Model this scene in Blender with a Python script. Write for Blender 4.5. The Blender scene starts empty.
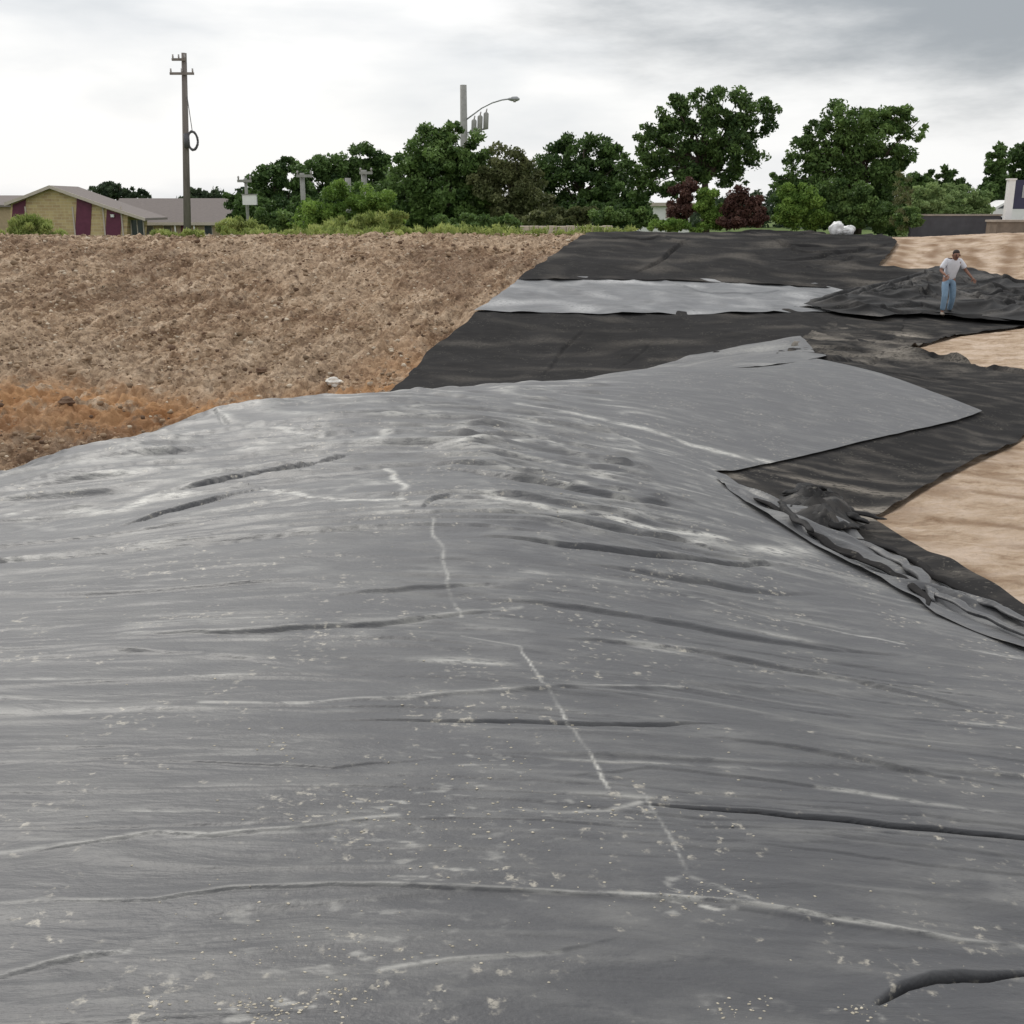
import bpy, bmesh, math, random
import numpy as np
from mathutils import Vector, Matrix
R = math.radians
random.seed(7); rng = np.random.default_rng(7)
S = bpy.context.scene
COL = S.collection

# ------------------------------------------------------------------ camera
F = 1098.0; PITCH = R(15.6); EYE = 1.6
cam_d = bpy.data.cameras.new('camera'); cam = bpy.data.objects.new('camera', cam_d); COL.objects.link(cam)
cam.location = (0, 0, EYE); cam.rotation_euler = (math.pi/2 - PITCH, 0, 0)
cam_d.sensor_width = 36; cam_d.lens = 36*F/1024; cam_d.clip_start = .05; cam_d.clip_end = 6000
S.camera = cam

# ------------------------------------------------------------------ sky and sun
SUN_EL, SUN_AZ = 46.0, -28.0            # azimuth from +Y, positive to the right
W = bpy.data.worlds.new('World'); S.world = W; W.use_nodes = True
nt = W.node_tree; nt.nodes.clear()
def N(tree, t, **kw):
    n = tree.nodes.new(t)
    for k, v in kw.items():
        if k.startswith('_'): setattr(n, k[1:], v)
        else: n.inputs[k].default_value = v
    return n
out = N(nt, 'ShaderNodeOutputWorld')
sky = N(nt, 'ShaderNodeTexSky', _sky_type='NISHITA', _sun_disc=False, _sun_elevation=R(SUN_EL), _sun_rotation=R(SUN_AZ), _dust_density=3.0)
bg_sky = N(nt, 'ShaderNodeBackground', Strength=.12); nt.links.new(sky.outputs[0], bg_sky.inputs[0])
tc = N(nt, 'ShaderNodeTexCoord')
mp = N(nt, 'ShaderNodeMapping'); mp.inputs['Scale'].default_value = (1.7, 1.7, 6.5); mp.inputs['Location'].default_value = (3.1, .4, .35)
nt.links.new(tc.outputs['Generated'], mp.inputs[0])
n1 = N(nt, 'ShaderNodeTexNoise', Scale=1.9, Detail=6.0, Roughness=.48, Distortion=.2); nt.links.new(mp.outputs[0], n1.inputs['Vector'])
cr = N(nt, 'ShaderNodeValToRGB'); nt.links.new(n1.outputs[0], cr.inputs[0])
e = cr.color_ramp.elements
e[0].position = .25; e[0].color = (.60, .64, .68, 1)
e[1].position = .53; e[1].color = (1.0, 1.0, .995, 1)
m_ = cr.color_ramp.elements.new(.40); m_.color = (.82, .84, .86, 1)
# a heavier grey bank of cloud up to the right
def dirv(az, el): return (math.sin(R(az))*math.cos(R(el)), math.cos(R(az))*math.cos(R(el)), math.sin(R(el)))
mp2 = N(nt, 'ShaderNodeMapping'); mp2.inputs['Scale'].default_value = (1, 1, 3.4); nt.links.new(tc.outputs['Generated'], mp2.inputs[0])
dv = dirv(25, 11.5)
dist = N(nt, 'ShaderNodeVectorMath', _operation='DISTANCE'); nt.links.new(mp2.outputs[0], dist.inputs[0]); dist.inputs[1].default_value = (dv[0], dv[1], dv[2]*3.4)
n2 = N(nt, 'ShaderNodeTexNoise', Scale=3.0, Detail=6.0, Roughness=.6); nt.links.new(mp.outputs[0], n2.inputs['Vector'])
ad = N(nt, 'ShaderNodeMath', _operation='MULTIPLY_ADD'); nt.links.new(n2.outputs[0], ad.inputs[0]); ad.inputs[1].default_value = .5; nt.links.new(dist.outputs['Value'], ad.inputs[2])
mr = N(nt, 'ShaderNodeMapRange', _interpolation_type='SMOOTHSTEP'); nt.links.new(ad.outputs[0], mr.inputs[0])
mr.inputs[1].default_value = .44; mr.inputs[2].default_value = .80; mr.inputs[3].default_value = .95; mr.inputs[4].default_value = 0
mx = N(nt, 'ShaderNodeMix', _data_type='RGBA'); nt.links.new(mr.outputs[0], mx.inputs[0]); nt.links.new(cr.outputs[0], mx.inputs[6]); mx.inputs[7].default_value = (.34, .37, .40, 1)
bg_cl = N(nt, 'ShaderNodeBackground', Strength=1.02); nt.links.new(mx.outputs[2], bg_cl.inputs[0])
ms = N(nt, 'ShaderNodeMixShader'); ms.inputs[0].default_value = .93
nt.links.new(bg_sky.outputs[0], ms.inputs[1]); nt.links.new(bg_cl.outputs[0], ms.inputs[2]); nt.links.new(ms.outputs[0], out.inputs[0])
sd = bpy.data.lights.new('sun', 'SUN'); sun = bpy.data.objects.new('sun', sd); COL.objects.link(sun)
sd.energy = 1.7; sd.angle = R(12); sd.color = (1, .965, .91)
d = Vector(dirv(SUN_AZ, SUN_EL)); sun.rotation_euler = d.to_track_quat('Z', 'Y').to_euler(); sun.location = (0, 0, 60)
S.view_settings.view_transform = 'Standard'; S.view_settings.look = 'None'; S.view_settings.exposure = 0; S.view_settings.gamma = 1

# ------------------------------------------------------------------ noise
def _h(ix, iy, s):
    n = (ix.astype(np.int64)*374761393 + iy.astype(np.int64)*668265263 + s*1442695041) & 0x7fffffff
    n = ((n ^ (n >> 13))*1274126177) & 0x7fffffff
    n = n ^ (n >> 16)
    return (n & 0xffff)/65535.0*2*np.pi
def gn(x, y, s=0):
    x = np.asarray(x, float); y = np.asarray(y, float)
    ix, iy = np.floor(x), np.floor(y); fx, fy = x-ix, y-iy
    def g(dx, dy):
        a = _h(ix+dx, iy+dy, s); return np.cos(a)*(fx-dx) + np.sin(a)*(fy-dy)
    ux, uy = fx*fx*fx*(fx*(fx*6-15)+10), fy*fy*fy*(fy*(fy*6-15)+10)
    a = g(0, 0)*(1-ux)+g(1, 0)*ux; b = g(0, 1)*(1-ux)+g(1, 1)*ux
    return (a*(1-uy)+b*uy)*1.5
def fbm(x, y, s=0, o=4, g=.5):
    t = 0; a = 1
    for i in range(o): t = t + a*gn(x*2**i, y*2**i, s+i*17); a *= g
    return t
def ss(a, b, x):
    t = np.clip((x-a)/(b-a), 0, 1); return t*t*(3-2*t)

# ------------------------------------------------------------------ terrain height
def ray(u, v):
    a = (u-512)/F; b = (512-v)/F
    y = math.cos(PITCH)+b*math.sin(PITCH); z = -math.sin(PITCH)+b*math.cos(PITCH)
    return a/y, z/y
def at(u, v, Y):
    a, b = ray(u, v); return Vector((a*Y, Y, EYE+b*Y))
CP = [(0,1024,1.9),(512,1024,1.9),(1024,1024,2.0),(-500,900,2.3),(1500,900,2.7),(1024,850,2.8),(0,700,3.7),(512,700,3.75),(1024,740,3.8),
 (0,560,6.2),(0,518,7.6),(0,478,9.2),(75,451,9.4),(200,520,6.9),(200,443,9.6),(200,416,11.2),(512,500,7.0),(512,430,10),(400,393,12.6),(520,386,14),(650,372,17),(785,354,21),
 (705,478,9.5),(800,430,13),(980,415,16),(700,600,5.5),(850,700,4.2),(870,520,9.6),(1024,606,6.8),(1024,660,5.4),(1024,440,15),(1024,520,9.9),
 (900,372,22),(1024,365,23),(820,345,24.5),(948,312,31),(1024,300,33),(700,363,24),(560,378,23),(400,388,22),(300,400,21.8),
 (0,440,18.8),(0,400,20.5),(0,350,23.5),(0,300,27),(0,243,33),(120,241,35.5),(250,238,38),(250,300,30),(250,360,24.5),(450,235,41),(450,300,30),
 (500,290,31),(590,235,43),(700,300,30.5),(700,236,43.5),(800,236,44),(800,290,33),(1024,235,43),(1024,270,38),(1200,235,43),(1200,400,18),(1300,600,7),
 (-200,240,31),(-200,350,22),(-200,450,18),(-150,478,9.4)]
ctrl = [tuple(at(*c)) for c in CP]
ctrl += [(0,-6,0),(-8,-6,-.2),(8,-6,-.3),(-5.0,10.7,EYE-2.95),(-6,12.4,EYE-3.4),(-7,15,EYE-3.95),(-2.2,16,EYE-2.95),(-2.6,18.6,EYE-3.5),(-14,10,EYE-3.3),(-16,15,EYE-3.95),(1.2,18.5,EYE-3.2),
         (-1,47,EYE-1.28),(14,47,EYE-1.3),(-14,44,EYE-1.45),(-24,40,EYE-1.45),(24,47,EYE-1.15),(26,30,EYE-2.4),(20,10,EYE-2.6)]
ctrl = np.array(ctrl); P = ctrl[:, :2]; n_ = len(P)
def U(r2): return np.where(r2 > 1e-9, r2*np.log(np.maximum(r2, 1e-9))*.5, 0)
K = U(((P[:, None]-P[None])**2).sum(-1)) + np.eye(n_)*.002
A = np.zeros((n_+3, n_+3)); A[:n_, :n_] = K; A[:n_, n_] = 1; A[:n_, n_+1:] = P; A[n_, :n_] = 1; A[n_+1:, :n_] = P.T
sol = np.linalg.solve(A, np.r_[ctrl[:, 2], 0, 0, 0])
def H(x, y):
    x = np.asarray(x, float); y = np.asarray(y, float); sh = x.shape
    xf, yf = x.ravel(), y.ravel(); z = np.full(xf.shape, sol[n_]) + sol[n_+1]*xf + sol[n_+2]*yf
    for i in range(n_): z += sol[i]*U((xf-P[i, 0])**2+(yf-P[i, 1])**2)
    z = np.clip(z, EYE-4.2, .75)
    w = ss(26, 42, np.abs(xf)); z = z*(1-w)+(EYE-1.5)*w
    w = ss(3, 12, -yf); z = z*(1-w)
    w = ss(44, 48, yf); z = z*(1-w)+(EYE-1.30-.25*ss(2, -10, xf))*w
    w = ss(50, 85, yf); z = z*(1-w)+(EYE-3.3)*w
    return z.reshape(sh)
def h1(x, y): return float(H(np.array([x]), np.array([y]))[0])
YS = np.concatenate([np.arange(1.2, 12, .02), np.arange(12, 60, .05)])
def hit(u, v, ymin=0):
    a, b = ray(u, v); ys = YS[YS >= ymin]
    d_ = EYE+b*ys - H(a*ys, ys); k = np.argmax(d_ <= 0)
    if not (d_ <= 0).any(): k = int(np.argmin(d_))
    elif k > 0:
        f_ = d_[k-1]/(d_[k-1]-d_[k]); yy = ys[k-1]+(ys[k]-ys[k-1])*f_; return (a*yy, yy)
    return (a*ys[k], ys[k])

# ------------------------------------------------------------------ object helpers
def tag(o, label=None, cat=None, group=None, kind=None):
    if label: o['label'] = label
    if cat: o['category'] = cat
    if group: o['group'] = group
    if kind: o['kind'] = kind
    return o
def link(name, me, mat=None, parent=None):
    o = bpy.data.objects.new(name, me); COL.objects.link(o)
    if mat: me.materials.append(mat)
    if parent: o.parent = parent
    return o
def empty(name, loc, label, cat, group=None):
    o = bpy.data.objects.new(name, None); COL.objects.link(o); o.location = loc; o.empty_display_size = .3
    return tag(o, label, cat, group)
def np_mesh(name, V, Fq, smooth=True):
    me = bpy.data.meshes.new(name); V = np.asarray(V, np.float32); Fq = np.asarray(Fq, np.int32)
    k = Fq.shape[1]
    me.vertices.add(len(V)); me.vertices.foreach_set('co', V.ravel())
    me.loops.add(Fq.size); me.loops.foreach_set('vertex_index', Fq.ravel())
    me.polygons.add(len(Fq)); me.polygons.foreach_set('loop_start', np.arange(0, Fq.size, k, dtype=np.int32))
    me.polygons.foreach_set('loop_total', np.full(len(Fq), k, np.int32))
    if smooth: me.polygons.foreach_set('use_smooth', np.ones(len(Fq), bool))
    me.update(calc_edges=True); me.validate(); return me
def attr(me, name, vals):
    a = me.attributes.new(name, 'FLOAT', 'POINT'); a.data.foreach_set('value', np.asarray(vals, np.float32))
class MB:
    def __init__(s): s.v = []; s.f = []
    def add(s, vs, fs):
        k = len(s.v); s.v += [tuple(p) for p in vs]; s.f += [tuple(i+k for i in q) for q in fs]
    def box(s, c, d, rz=0, rx=0, ry=0, bev=0):
        M = Matrix.Translation(c) @ Matrix.Rotation(rz, 4, 'Z') @ Matrix.Rotation(ry, 4, 'Y') @ Matrix.Rotation(rx, 4, 'X')
        pts = [M @ Vector((x*d[0]/2, y*d[1]/2, z*d[2]/2)) for x in (-1, 1) for y in (-1, 1) for z in (-1, 1)]
        s.add(pts, [(0,1,3,2),(4,6,7,5),(0,4,5,1),(2,3,7,6),(0,2,6,4),(1,5,7,3)])
    def prism(s, poly, y0, y1):       # poly in xz, extruded along y
        n = len(poly); s.add([(x, y0, z) for x, z in poly]+[(x, y1, z) for x, z in poly],
            [tuple(range(n)), tuple(range(2*n-1, n-1, -1))]+[(i, i+n, (i+1) % n+n, (i+1) % n) for i in range(n)])
    def tube(s, pts, rad, seg=8):
        pts = [Vector(p) for p in pts]; n = len(pts)
        if not hasattr(rad, '__len__'): rad = [rad]*n
        vs = []; fs = []; up = None
        for i, p in enumerate(pts):
            t = (pts[min(i+1, n-1)]-pts[max(i-1, 0)]).normalized()
            if up is None: up = t.orthogonal().normalized()
            up = (up - t*up.dot(t)).normalized(); b = t.cross(up)
            for k in range(seg):
                a = 2*math.pi*k/seg; vs.append(p+(up*math.cos(a)+b*math.sin(a))*rad[i])
        for i in range(n-1):
            for k in range(seg): fs.append((i*seg+k, i*seg+(k+1) % seg, (i+1)*seg+(k+1) % seg, (i+1)*seg+k))
        fs.append(tuple(range(seg-1, -1, -1))); fs.append(tuple((n-1)*seg+k for k in range(seg)))
        s.add(vs, fs)
    def build(s, name, mat, parent=None, smooth=False):
        me = bpy.data.meshes.new(name); me.from_pydata(s.v, [], s.f); me.update()
        if smooth: me.polygons.foreach_set('use_smooth', [True]*len(me.polygons))
        return link(name, me, mat, parent)

# ------------------------------------------------------------------ materials
def mat_new(name, rough=.8, spec=.3):
    m = bpy.data.materials.new(name); m.use_nodes = True; t = m.node_tree; t.nodes.clear()
    o = N(t, 'ShaderNodeOutputMaterial'); b = N(t, 'ShaderNodeBsdfPrincipled'); t.links.new(b.outputs[0], o.inputs[0])
    b.inputs['Roughness'].default_value = rough; b.inputs['Specular IOR Level'].default_value = spec
    return m, t, b
def ramp(t, src, stops):
    r = N(t, 'ShaderNodeValToRGB'); t.links.new(src, r.inputs[0]); el = r.color_ramp.elements
    for i, (p, c) in enumerate(stops):
        q = el[i] if i < 2 else el.new(p)
        q.position = p; q.color = tuple(c)+(1,)
    return r.outputs[0]
def noise(t, scale, detail=5, rough=.55, vec=None, dist=0, stretch=None):
    n = N(t, 'ShaderNodeTexNoise', Scale=scale, Detail=detail, Roughness=rough, Distortion=dist)
    if vec is None:
        vec = N(t, 'ShaderNodeTexCoord').outputs['Object']
    if stretch:
        m = N(t, 'ShaderNodeMapping'); m.inputs['Scale'].default_value = stretch; t.links.new(vec, m.inputs[0]); vec = m.outputs[0]
    t.links.new(vec, n.inputs['Vector']); return n.outputs[0]
def mix(t, fac, a, b, typ='MIX'):
    m = N(t, 'ShaderNodeMix', _data_type='RGBA', _blend_type=typ)
    for s, i in ((fac, 0), (a, 6), (b, 7)):
        if isinstance(s, (int, float)): m.inputs[i].default_value = s
        elif isinstance(s, tuple): m.inputs[i].default_value = s if len(s) == 4 else s+(1,)
        else: t.links.new(s, m.inputs[i])
    return m.outputs[2]
def math_(t, op, a, b=None, clamp=False):
    m = N(t, 'ShaderNodeMath', _operation=op, _use_clamp=clamp)
    for i, s in enumerate((a, b)):
        if s is None: continue
        if isinstance(s, (int, float)): m.inputs[i].default_value = s
        else: t.links.new(s, m.inputs[i])
    return m.outputs[0]
def maprange(t, v, a, b, c=0, d=1):
    m = N(t, 'ShaderNodeMapRange', _interpolation_type='SMOOTHSTEP'); t.links.new(v, m.inputs[0])
    for i, q in enumerate((a, b, c, d)): m.inputs[i+1].default_value = q
    return m.outputs[0]
def geta(t, name):
    a = N(t, 'ShaderNodeAttribute', _attribute_name=name); return a.outputs['Fac']
def bump(t, b, h, strength=.5, dist=.02):
    n = N(t, 'ShaderNodeBump', Strength=strength, Distance=dist); t.links.new(h, n.inputs['Height']); t.links.new(n.outputs[0], b.inputs['Normal'])
def simple(name, col, rough=.7, spec=.3, var=.25, scale=4, stretch=None, bmp=0, metal=0):
    m, t, b = mat_new(name, rough, spec)
    nz = noise(t, scale, 5, .6, stretch=stretch)
    lo = tuple(c*(1-var) for c in col); hi = tuple(min(1, c*(1+var)) for c in col)
    t.links.new(ramp(t, nz, [(.3, lo), (.7, hi)]), b.inputs['Base Color'])
    b.inputs['Metallic'].default_value = metal
    if bmp: bump(t, b, nz, bmp, .02)
    return m
def fabric(name, base, dust_hilite_col, dusty, rough=.55, spec=.35, speck=1.0, sheen=.12):
    m, t, b = mat_new(name, rough, spec)
    big = noise(t, .55, 6, .6); mid = noise(t, 5, 6, .65, stretch=(.45, 1.2, 1)); fine = noise(t, 60, 3, .6)
    lo = tuple(c*.84 for c in base); hi = tuple(c*1.14 for c in base)
    c = ramp(t, big, [(.3, lo), (.7, hi)])
    c = mix(t, maprange(t, mid, .45, .75, 0, .55*dusty), c, dust_hilite_col)
    # dust lines and patches, plus painted crease highlights, carried as attribute of the cloth
    du = math_(t, 'MULTIPLY', geta(t, 'dust_hilite'), maprange(t, noise(t, 22, 5, .7, stretch=(.5, 1.3, 1)), .33, .55), True)
    c = mix(t, du, c, tuple(min(1, q*1.65) for q in dust_hilite_col))
    # crumbs of dried mud, only in places
    vor = N(t, 'ShaderNodeTexVoronoi', Scale=24.0, Randomness=1.0)
    nn_ = N(t, 'ShaderNodeTexNoise', Scale=26.0, Detail=4.0, Roughness=.7); co_ = N(t, 'ShaderNodeTexCoord').outputs['Object']; t.links.new(co_, nn_.inputs['Vector'])
    vm = N(t, 'ShaderNodeVectorMath', _operation='MULTIPLY_ADD'); t.links.new(nn_.outputs['Color'], vm.inputs[0]); vm.inputs[1].default_value = (.12, .09, .05); t.links.new(co_, vm.inputs[2]); t.links.new(vm.outputs[0], vor.inputs['Vector'])
    sp = math_(t, 'MULTIPLY', maprange(t, vor.outputs['Distance'], .10, .42, 1, 0), maprange(t, noise(t, 1.9, 5, .75), .50, .58), True)
    sp = math_(t, 'MULTIPLY', sp, maprange(t, noise(t, 9, 3, .7), .44, .56))
    sp = math_(t, 'MULTIPLY', sp, .85*speck, True)
    c = mix(t, sp, c, (.40, .37, .31))
    c = mix(t, math_(t, 'MULTIPLY', maprange(t, fine, .45, .7), .12), c, (.03, .03, .03))
    # long streaks that follow the lie of the cloth
    cx = N(t, 'ShaderNodeCombineXYZ'); t.links.new(geta(t, 'wx'), cx.inputs[0]); t.links.new(geta(t, 'wy'), cx.inputs[1])
    st1 = noise(t, 1.0, 5, .5, cx.outputs[0], .5, (1.1, 2.6, 1)); st2 = noise(t, 1.0, 5, .6, cx.outputs[0], .8, (2.2, 5.0, 1))
    c = mix(t, maprange(t, st1, .55, .75, 0, .32*dusty), c, dust_hilite_col)
    c = mix(t, math_(t, 'MULTIPLY', maprange(t, st2, .56, .72, 0, .45*dusty), maprange(t, noise(t, .9, 4, .6), .42, .6)), c, dust_hilite_col)
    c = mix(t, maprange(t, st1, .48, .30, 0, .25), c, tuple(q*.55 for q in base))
    t.links.new(c, b.inputs['Base Color'])
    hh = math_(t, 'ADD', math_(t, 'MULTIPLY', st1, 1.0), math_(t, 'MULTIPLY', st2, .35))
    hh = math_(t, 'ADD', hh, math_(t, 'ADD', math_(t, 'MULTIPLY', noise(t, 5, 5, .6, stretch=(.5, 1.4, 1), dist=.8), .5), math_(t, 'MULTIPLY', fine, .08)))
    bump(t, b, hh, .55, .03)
    b.inputs['Sheen Weight'].default_value = sheen; b.inputs['Sheen Roughness'].default_value = .5
    return m

# ------------------------------------------------------------------ cloth / sheet building
def inside(px, py, poly):
    r = np.zeros(px.shape, bool); n = len(poly)
    for i in range(n):
        x1, y1 = poly[i]; x2, y2 = poly[(i+1) % n]
        if y1 == y2: continue
        c = ((y1 > py) != (y2 > py)) & (px < (x2-x1)*(py-y1)/(y2-y1)+x1); r ^= c
    return r
def pdist(px, py, pts, closed=False, want=False):
    best = np.full(px.shape, 1e9); bx = np.zeros(px.shape); by = np.zeros(px.shape); bt = np.zeros(px.shape); sg = np.zeros(px.shape)
    n = len(pts); m = n if closed else n-1
    for i in range(m):
        x1, y1 = pts[i]; x2, y2 = pts[(i+1) % n]; dx, dy = x2-x1, y2-y1; L = dx*dx+dy*dy+1e-12
        t = np.clip(((px-x1)*dx+(py-y1)*dy)/L, 0, 1); qx, qy = x1+t*dx, y1+t*dy; dd = (px-qx)**2+(py-qy)**2
        k = dd < best; best[k] = dd[k]; bx[k] = qx[k]; by[k] = qy[k]; bt[k] = ((i+t)/m)[k]
        sg[k] = np.sign((px-x1)*dy-(py-y1)*dx)[k]
    return (np.sqrt(best), bx, by, bt, sg) if want else np.sqrt(best)
def dens(pts, step, wob=0, seed=1):
    o = []; n = len(pts)
    for i in range(n):
        a = np.array(pts[i]); b = np.array(pts[(i+1) % n]); L = np.hypot(*(b-a)); k = max(1, int(L/step))
        for j in range(k):
            p = a+(b-a)*j/k
            if wob:
                nrm = np.array([-(b-a)[1], (b-a)[0]])/max(L, 1e-6)
                p = p+nrm*wob*float(fbm(np.array([p[0]*1.3+p[1]*.7]), np.array([p[1]*1.1-p[0]*.4]), seed, 3)[0])*min(1, min(j, k-j)/3)
            o.append(tuple(p))
    return o
def rows(y0, y1, k=.0009, lo=.008, hi=.12, back=.06):
    ys = [y0]
    while ys[-1] < y1:
        y = ys[-1]; ys.append(y + (back if y < 1.3 else min(hi, max(lo, k*y*y))))
    return np.array(ys)
def sheet(name, poly, disp, mat, tcols, yrows, base=.02, wob=.05, step=.25, seed=1, extra=None):
    """a cloth laid on the ground: disp(x,y)->(dz, dust[, dx, dy])"""
    poly = dens(poly, step, wob, seed); xs = [p[0] for p in poly]; ysp = [p[1] for p in poly]
    T, Y = np.meshgrid(tcols, yrows); X = T*(np.abs(Y)+3)
    nr, nc = X.shape; ins = inside(X, Y, poly)
    idx = np.arange(nr*nc).reshape(nr, nc)
    q = np.stack([idx[:-1, :-1], idx[:-1, 1:], idx[1:, 1:], idx[1:, :-1]], -1).reshape(-1, 4)
    fi = ins.ravel(); cnt = fi[q].sum(1); q = q[cnt > 0]
    used = np.unique(q); outp = used[~fi[used]]
    Xf, Yf = X.ravel().copy(), Y.ravel().copy()
    _, bx, by, _, _ = pdist(Xf[outp], Yf[outp], poly, True, True); Xf[outp] = bx; Yf[outp] = by
    mp_ = -np.ones(nr*nc, int); mp_[used] = np.arange(len(used)); q = mp_[q]
    x, y = Xf[used], Yf[used]; r = disp(x, y); z = H(x, y)+base+r[0]
    me = np_mesh(name, np.stack([x, y, z], 1), q); attr(me, 'dust_hilite', r[1]); attr(me, 'wx', x); attr(me, 'wy', r[2] if len(r) > 2 else y*1.2+x*.15)
    return link(name, me, mat)
# ------------------------------------------------------------------ outlines of the cloths (world xy)
def pts(l): return [hit(*p) if len(p) <= 3 and not isinstance(p, np.ndarray) and p[0] != 'w' else p[1:] for p in l]
w_ = lambda x, y: ('w', x, y)
EDGE = [(705,479),(722,492),(745,512),(790,540),(832,566),(880,590),(918,612),(935,625),(985,646),(1024,662)]
near_poly = pts([w_(-12,-3), w_(6.5,-3), w_(4.6,1.2), w_(3.6,3.4)] + [(a+14,b-7) for a,b in EDGE[::-1][:-2]] + [(726,480),(712,476),(760,468),(850,447),(940,427),(982,414),(930,394),(880,376),(830,364),(790,357),(745,360,15),(700,364,17)]
   + [w_(1.5,18.3), w_(-1.6,16.2), w_(-5,13.6), w_(-9,11.8), w_(-16,11), w_(-16,2)])
back_light_poly = pts([(640,372,19),(690,358,19),(760,345,19),(800,339,19),(812,350,19),(826,360,15),(800,364,15),(690,372,15)])
dark_low_poly = pts([(392,392,18),(430,350,18),(479,311,18),(600,313,18),(740,313,18),(850,306,18),(905,318,18),(900,335,18),(860,348,18),(820,345,18),(760,352,18),(690,364,18)]) + [(1.5,19.5),(-2.9,18.6)]
dark_floor_poly = pts([(792,346,18),(850,314,18),(1000,310,18),(1120,325,18),(1120,332,18),(1024,328,18),(960,336,18),(905,352,18),(960,362,18),(1024,374,18),(1120,392,15),(1120,392,12),(1024,437),(960,470),(900,505),(869,521),(905,541),(960,573),(1024,607),(1120,660)]) + [(4.6,4.2)] + pts([(1060,690),(985,652),(930,628),(850,580),(770,535),(700,502),(690,472),(800,448),(880,425),(905,414),(860,388),(800,374),(770,362)])
light_band_poly = pts([(474,313,18),(500,297,18),(522,279,18),(640,280,18),(780,285,18),(900,288,18),(880,300,18),(830,314,18),(740,316,18),(600,316,18)])
dark_top_poly = pts([(518,283,18),(560,253,18),(597,232,18),(680,233,18),(740,230,18),(845,233,18),(897,244,18),(890,256,18),(878,268,18),(960,276,18),(1060,296,18),(1060,330,18),(900,315,18),(850,292,18),(760,287,18),(640,283,18)])
pile_poly = pts([(803,309,18),(840,296,18),(900,284,18),(935,270,18),(960,270,18),(1000,282,18),(1060,290,18),(1100,296,18),(1100,330,18),(1024,326,18),(975,320,18),(930,316,18),(880,322,18),(840,318,18)])
flap_poly = pts([(716,484),(724,492),(746,511),(790,539),(832,565),(880,589),(918,611),(935,624),(985,645),(1024,661)]) + [(3.5,4.3),(4.1,3.6),(4.9,4.4)] + pts([(1110,670),(1024,630),(962,600),(902,571),(848,541),(800,513),(757,497)])

# ------------------------------------------------------------------ materials of the place
M = {}
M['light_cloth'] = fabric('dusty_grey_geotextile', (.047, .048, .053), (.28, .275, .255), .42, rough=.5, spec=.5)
M['band_cloth'] = fabric('pale_geotextile', (.108, .113, .122), (.30, .30, .30), .55, speck=.3)
M['dark_cloth'] = fabric('black_geotextile', (.028, .0272, .0276), (.20, .18, .155), .10, rough=.9, spec=.04, speck=.35, sheen=.0)
M['black_cloth'] = fabric('black_geotextile_bunched', (.016, .0155, .016), (.13, .12, .11), .12, rough=.6, spec=.15, sheen=0, speck=.3)

# ------------------------------------------------------------------ ground: one sheet to the horizon
m, t, b = mat_new('bare_earth', .95, .15)
big = noise(t, .16, 4, .6)
obj_ = N(t, 'ShaderNodeTexCoord').outputs['Object']; mr_ = N(t, 'ShaderNodeMapping'); mr_.inputs['Rotation'].default_value = (0, 0, R(14)); t.links.new(obj_, mr_.inputs[0])
med = noise(t, 1.6, 10, .78, mr_.outputs[0], .5, (1.9, .42, 1)); fin = noise(t, 7, 7, .75)
brown = ramp(t, med, [(.34, (.10, .06, .034)), (.44, (.27, .175, .108)), (.52, (.44, .315, .21)), (.62, (.64, .50, .365))])
brown = mix(t, maprange(t, big, .45, .58, 0, .45), brown, (.50, .385, .275)); brown = mix(t, maprange(t, big, .49, .38, 0, .6), brown, (.17, .108, .07))
darkc = math_(t, 'MULTIPLY', maprange(t, fin, .53, .40), .60)
brown = mix(t, darkc, brown, (.10, .062, .042))
brown = mix(t, maprange(t, noise(t, 5, 4, .7), .60, .74, 0, .6), brown, (.55, .46, .36))
orange = ramp(t, noise(t, 1.1, 6, .65), [(.35, (.30, .145, .062)), (.65, (.52, .30, .15))])
c = mix(t, math_(t, 'MULTIPLY', geta(t, 'orange'), maprange(t, noise(t, 1.3, 6, .7), .38, .50), True), brown, orange)
mr2 = N(t, 'ShaderNodeMapping'); mr2.inputs['Rotation'].default_value = (0, 0, R(-20)); t.links.new(obj_, mr2.inputs[0])
sandc = ramp(t, noise(t, 2.2, 8, .72, mr2.outputs[0], .5, (.6, 1.3, 1)), [(.33, (.28, .19, .125)), (.46, (.47, .355, .255)), (.60, (.60, .478, .378))])
c = mix(t, geta(t, 'sand'), c, sandc)
rutc = mix(t, math_(t, 'MULTIPLY', geta(t, 'rut'), .8, True), c, (.20, .12, .065)); c = rutc
grass = ramp(t, noise(t, .4, 7, .65), [(.35, (.055, .10, .025)), (.7, (.16, .20, .07))])
c = mix(t, geta(t, 'grass'), c, grass)
t.links.new(c, b.inputs['Base Color'])
bump(t, b, math_(t, 'ADD', math_(t, 'MULTIPLY', noise(t, 6, 7, .7), 1.0), math_(t, 'MULTIPLY', fin, .5)), .9, .09)
M['earth'] = m

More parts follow.
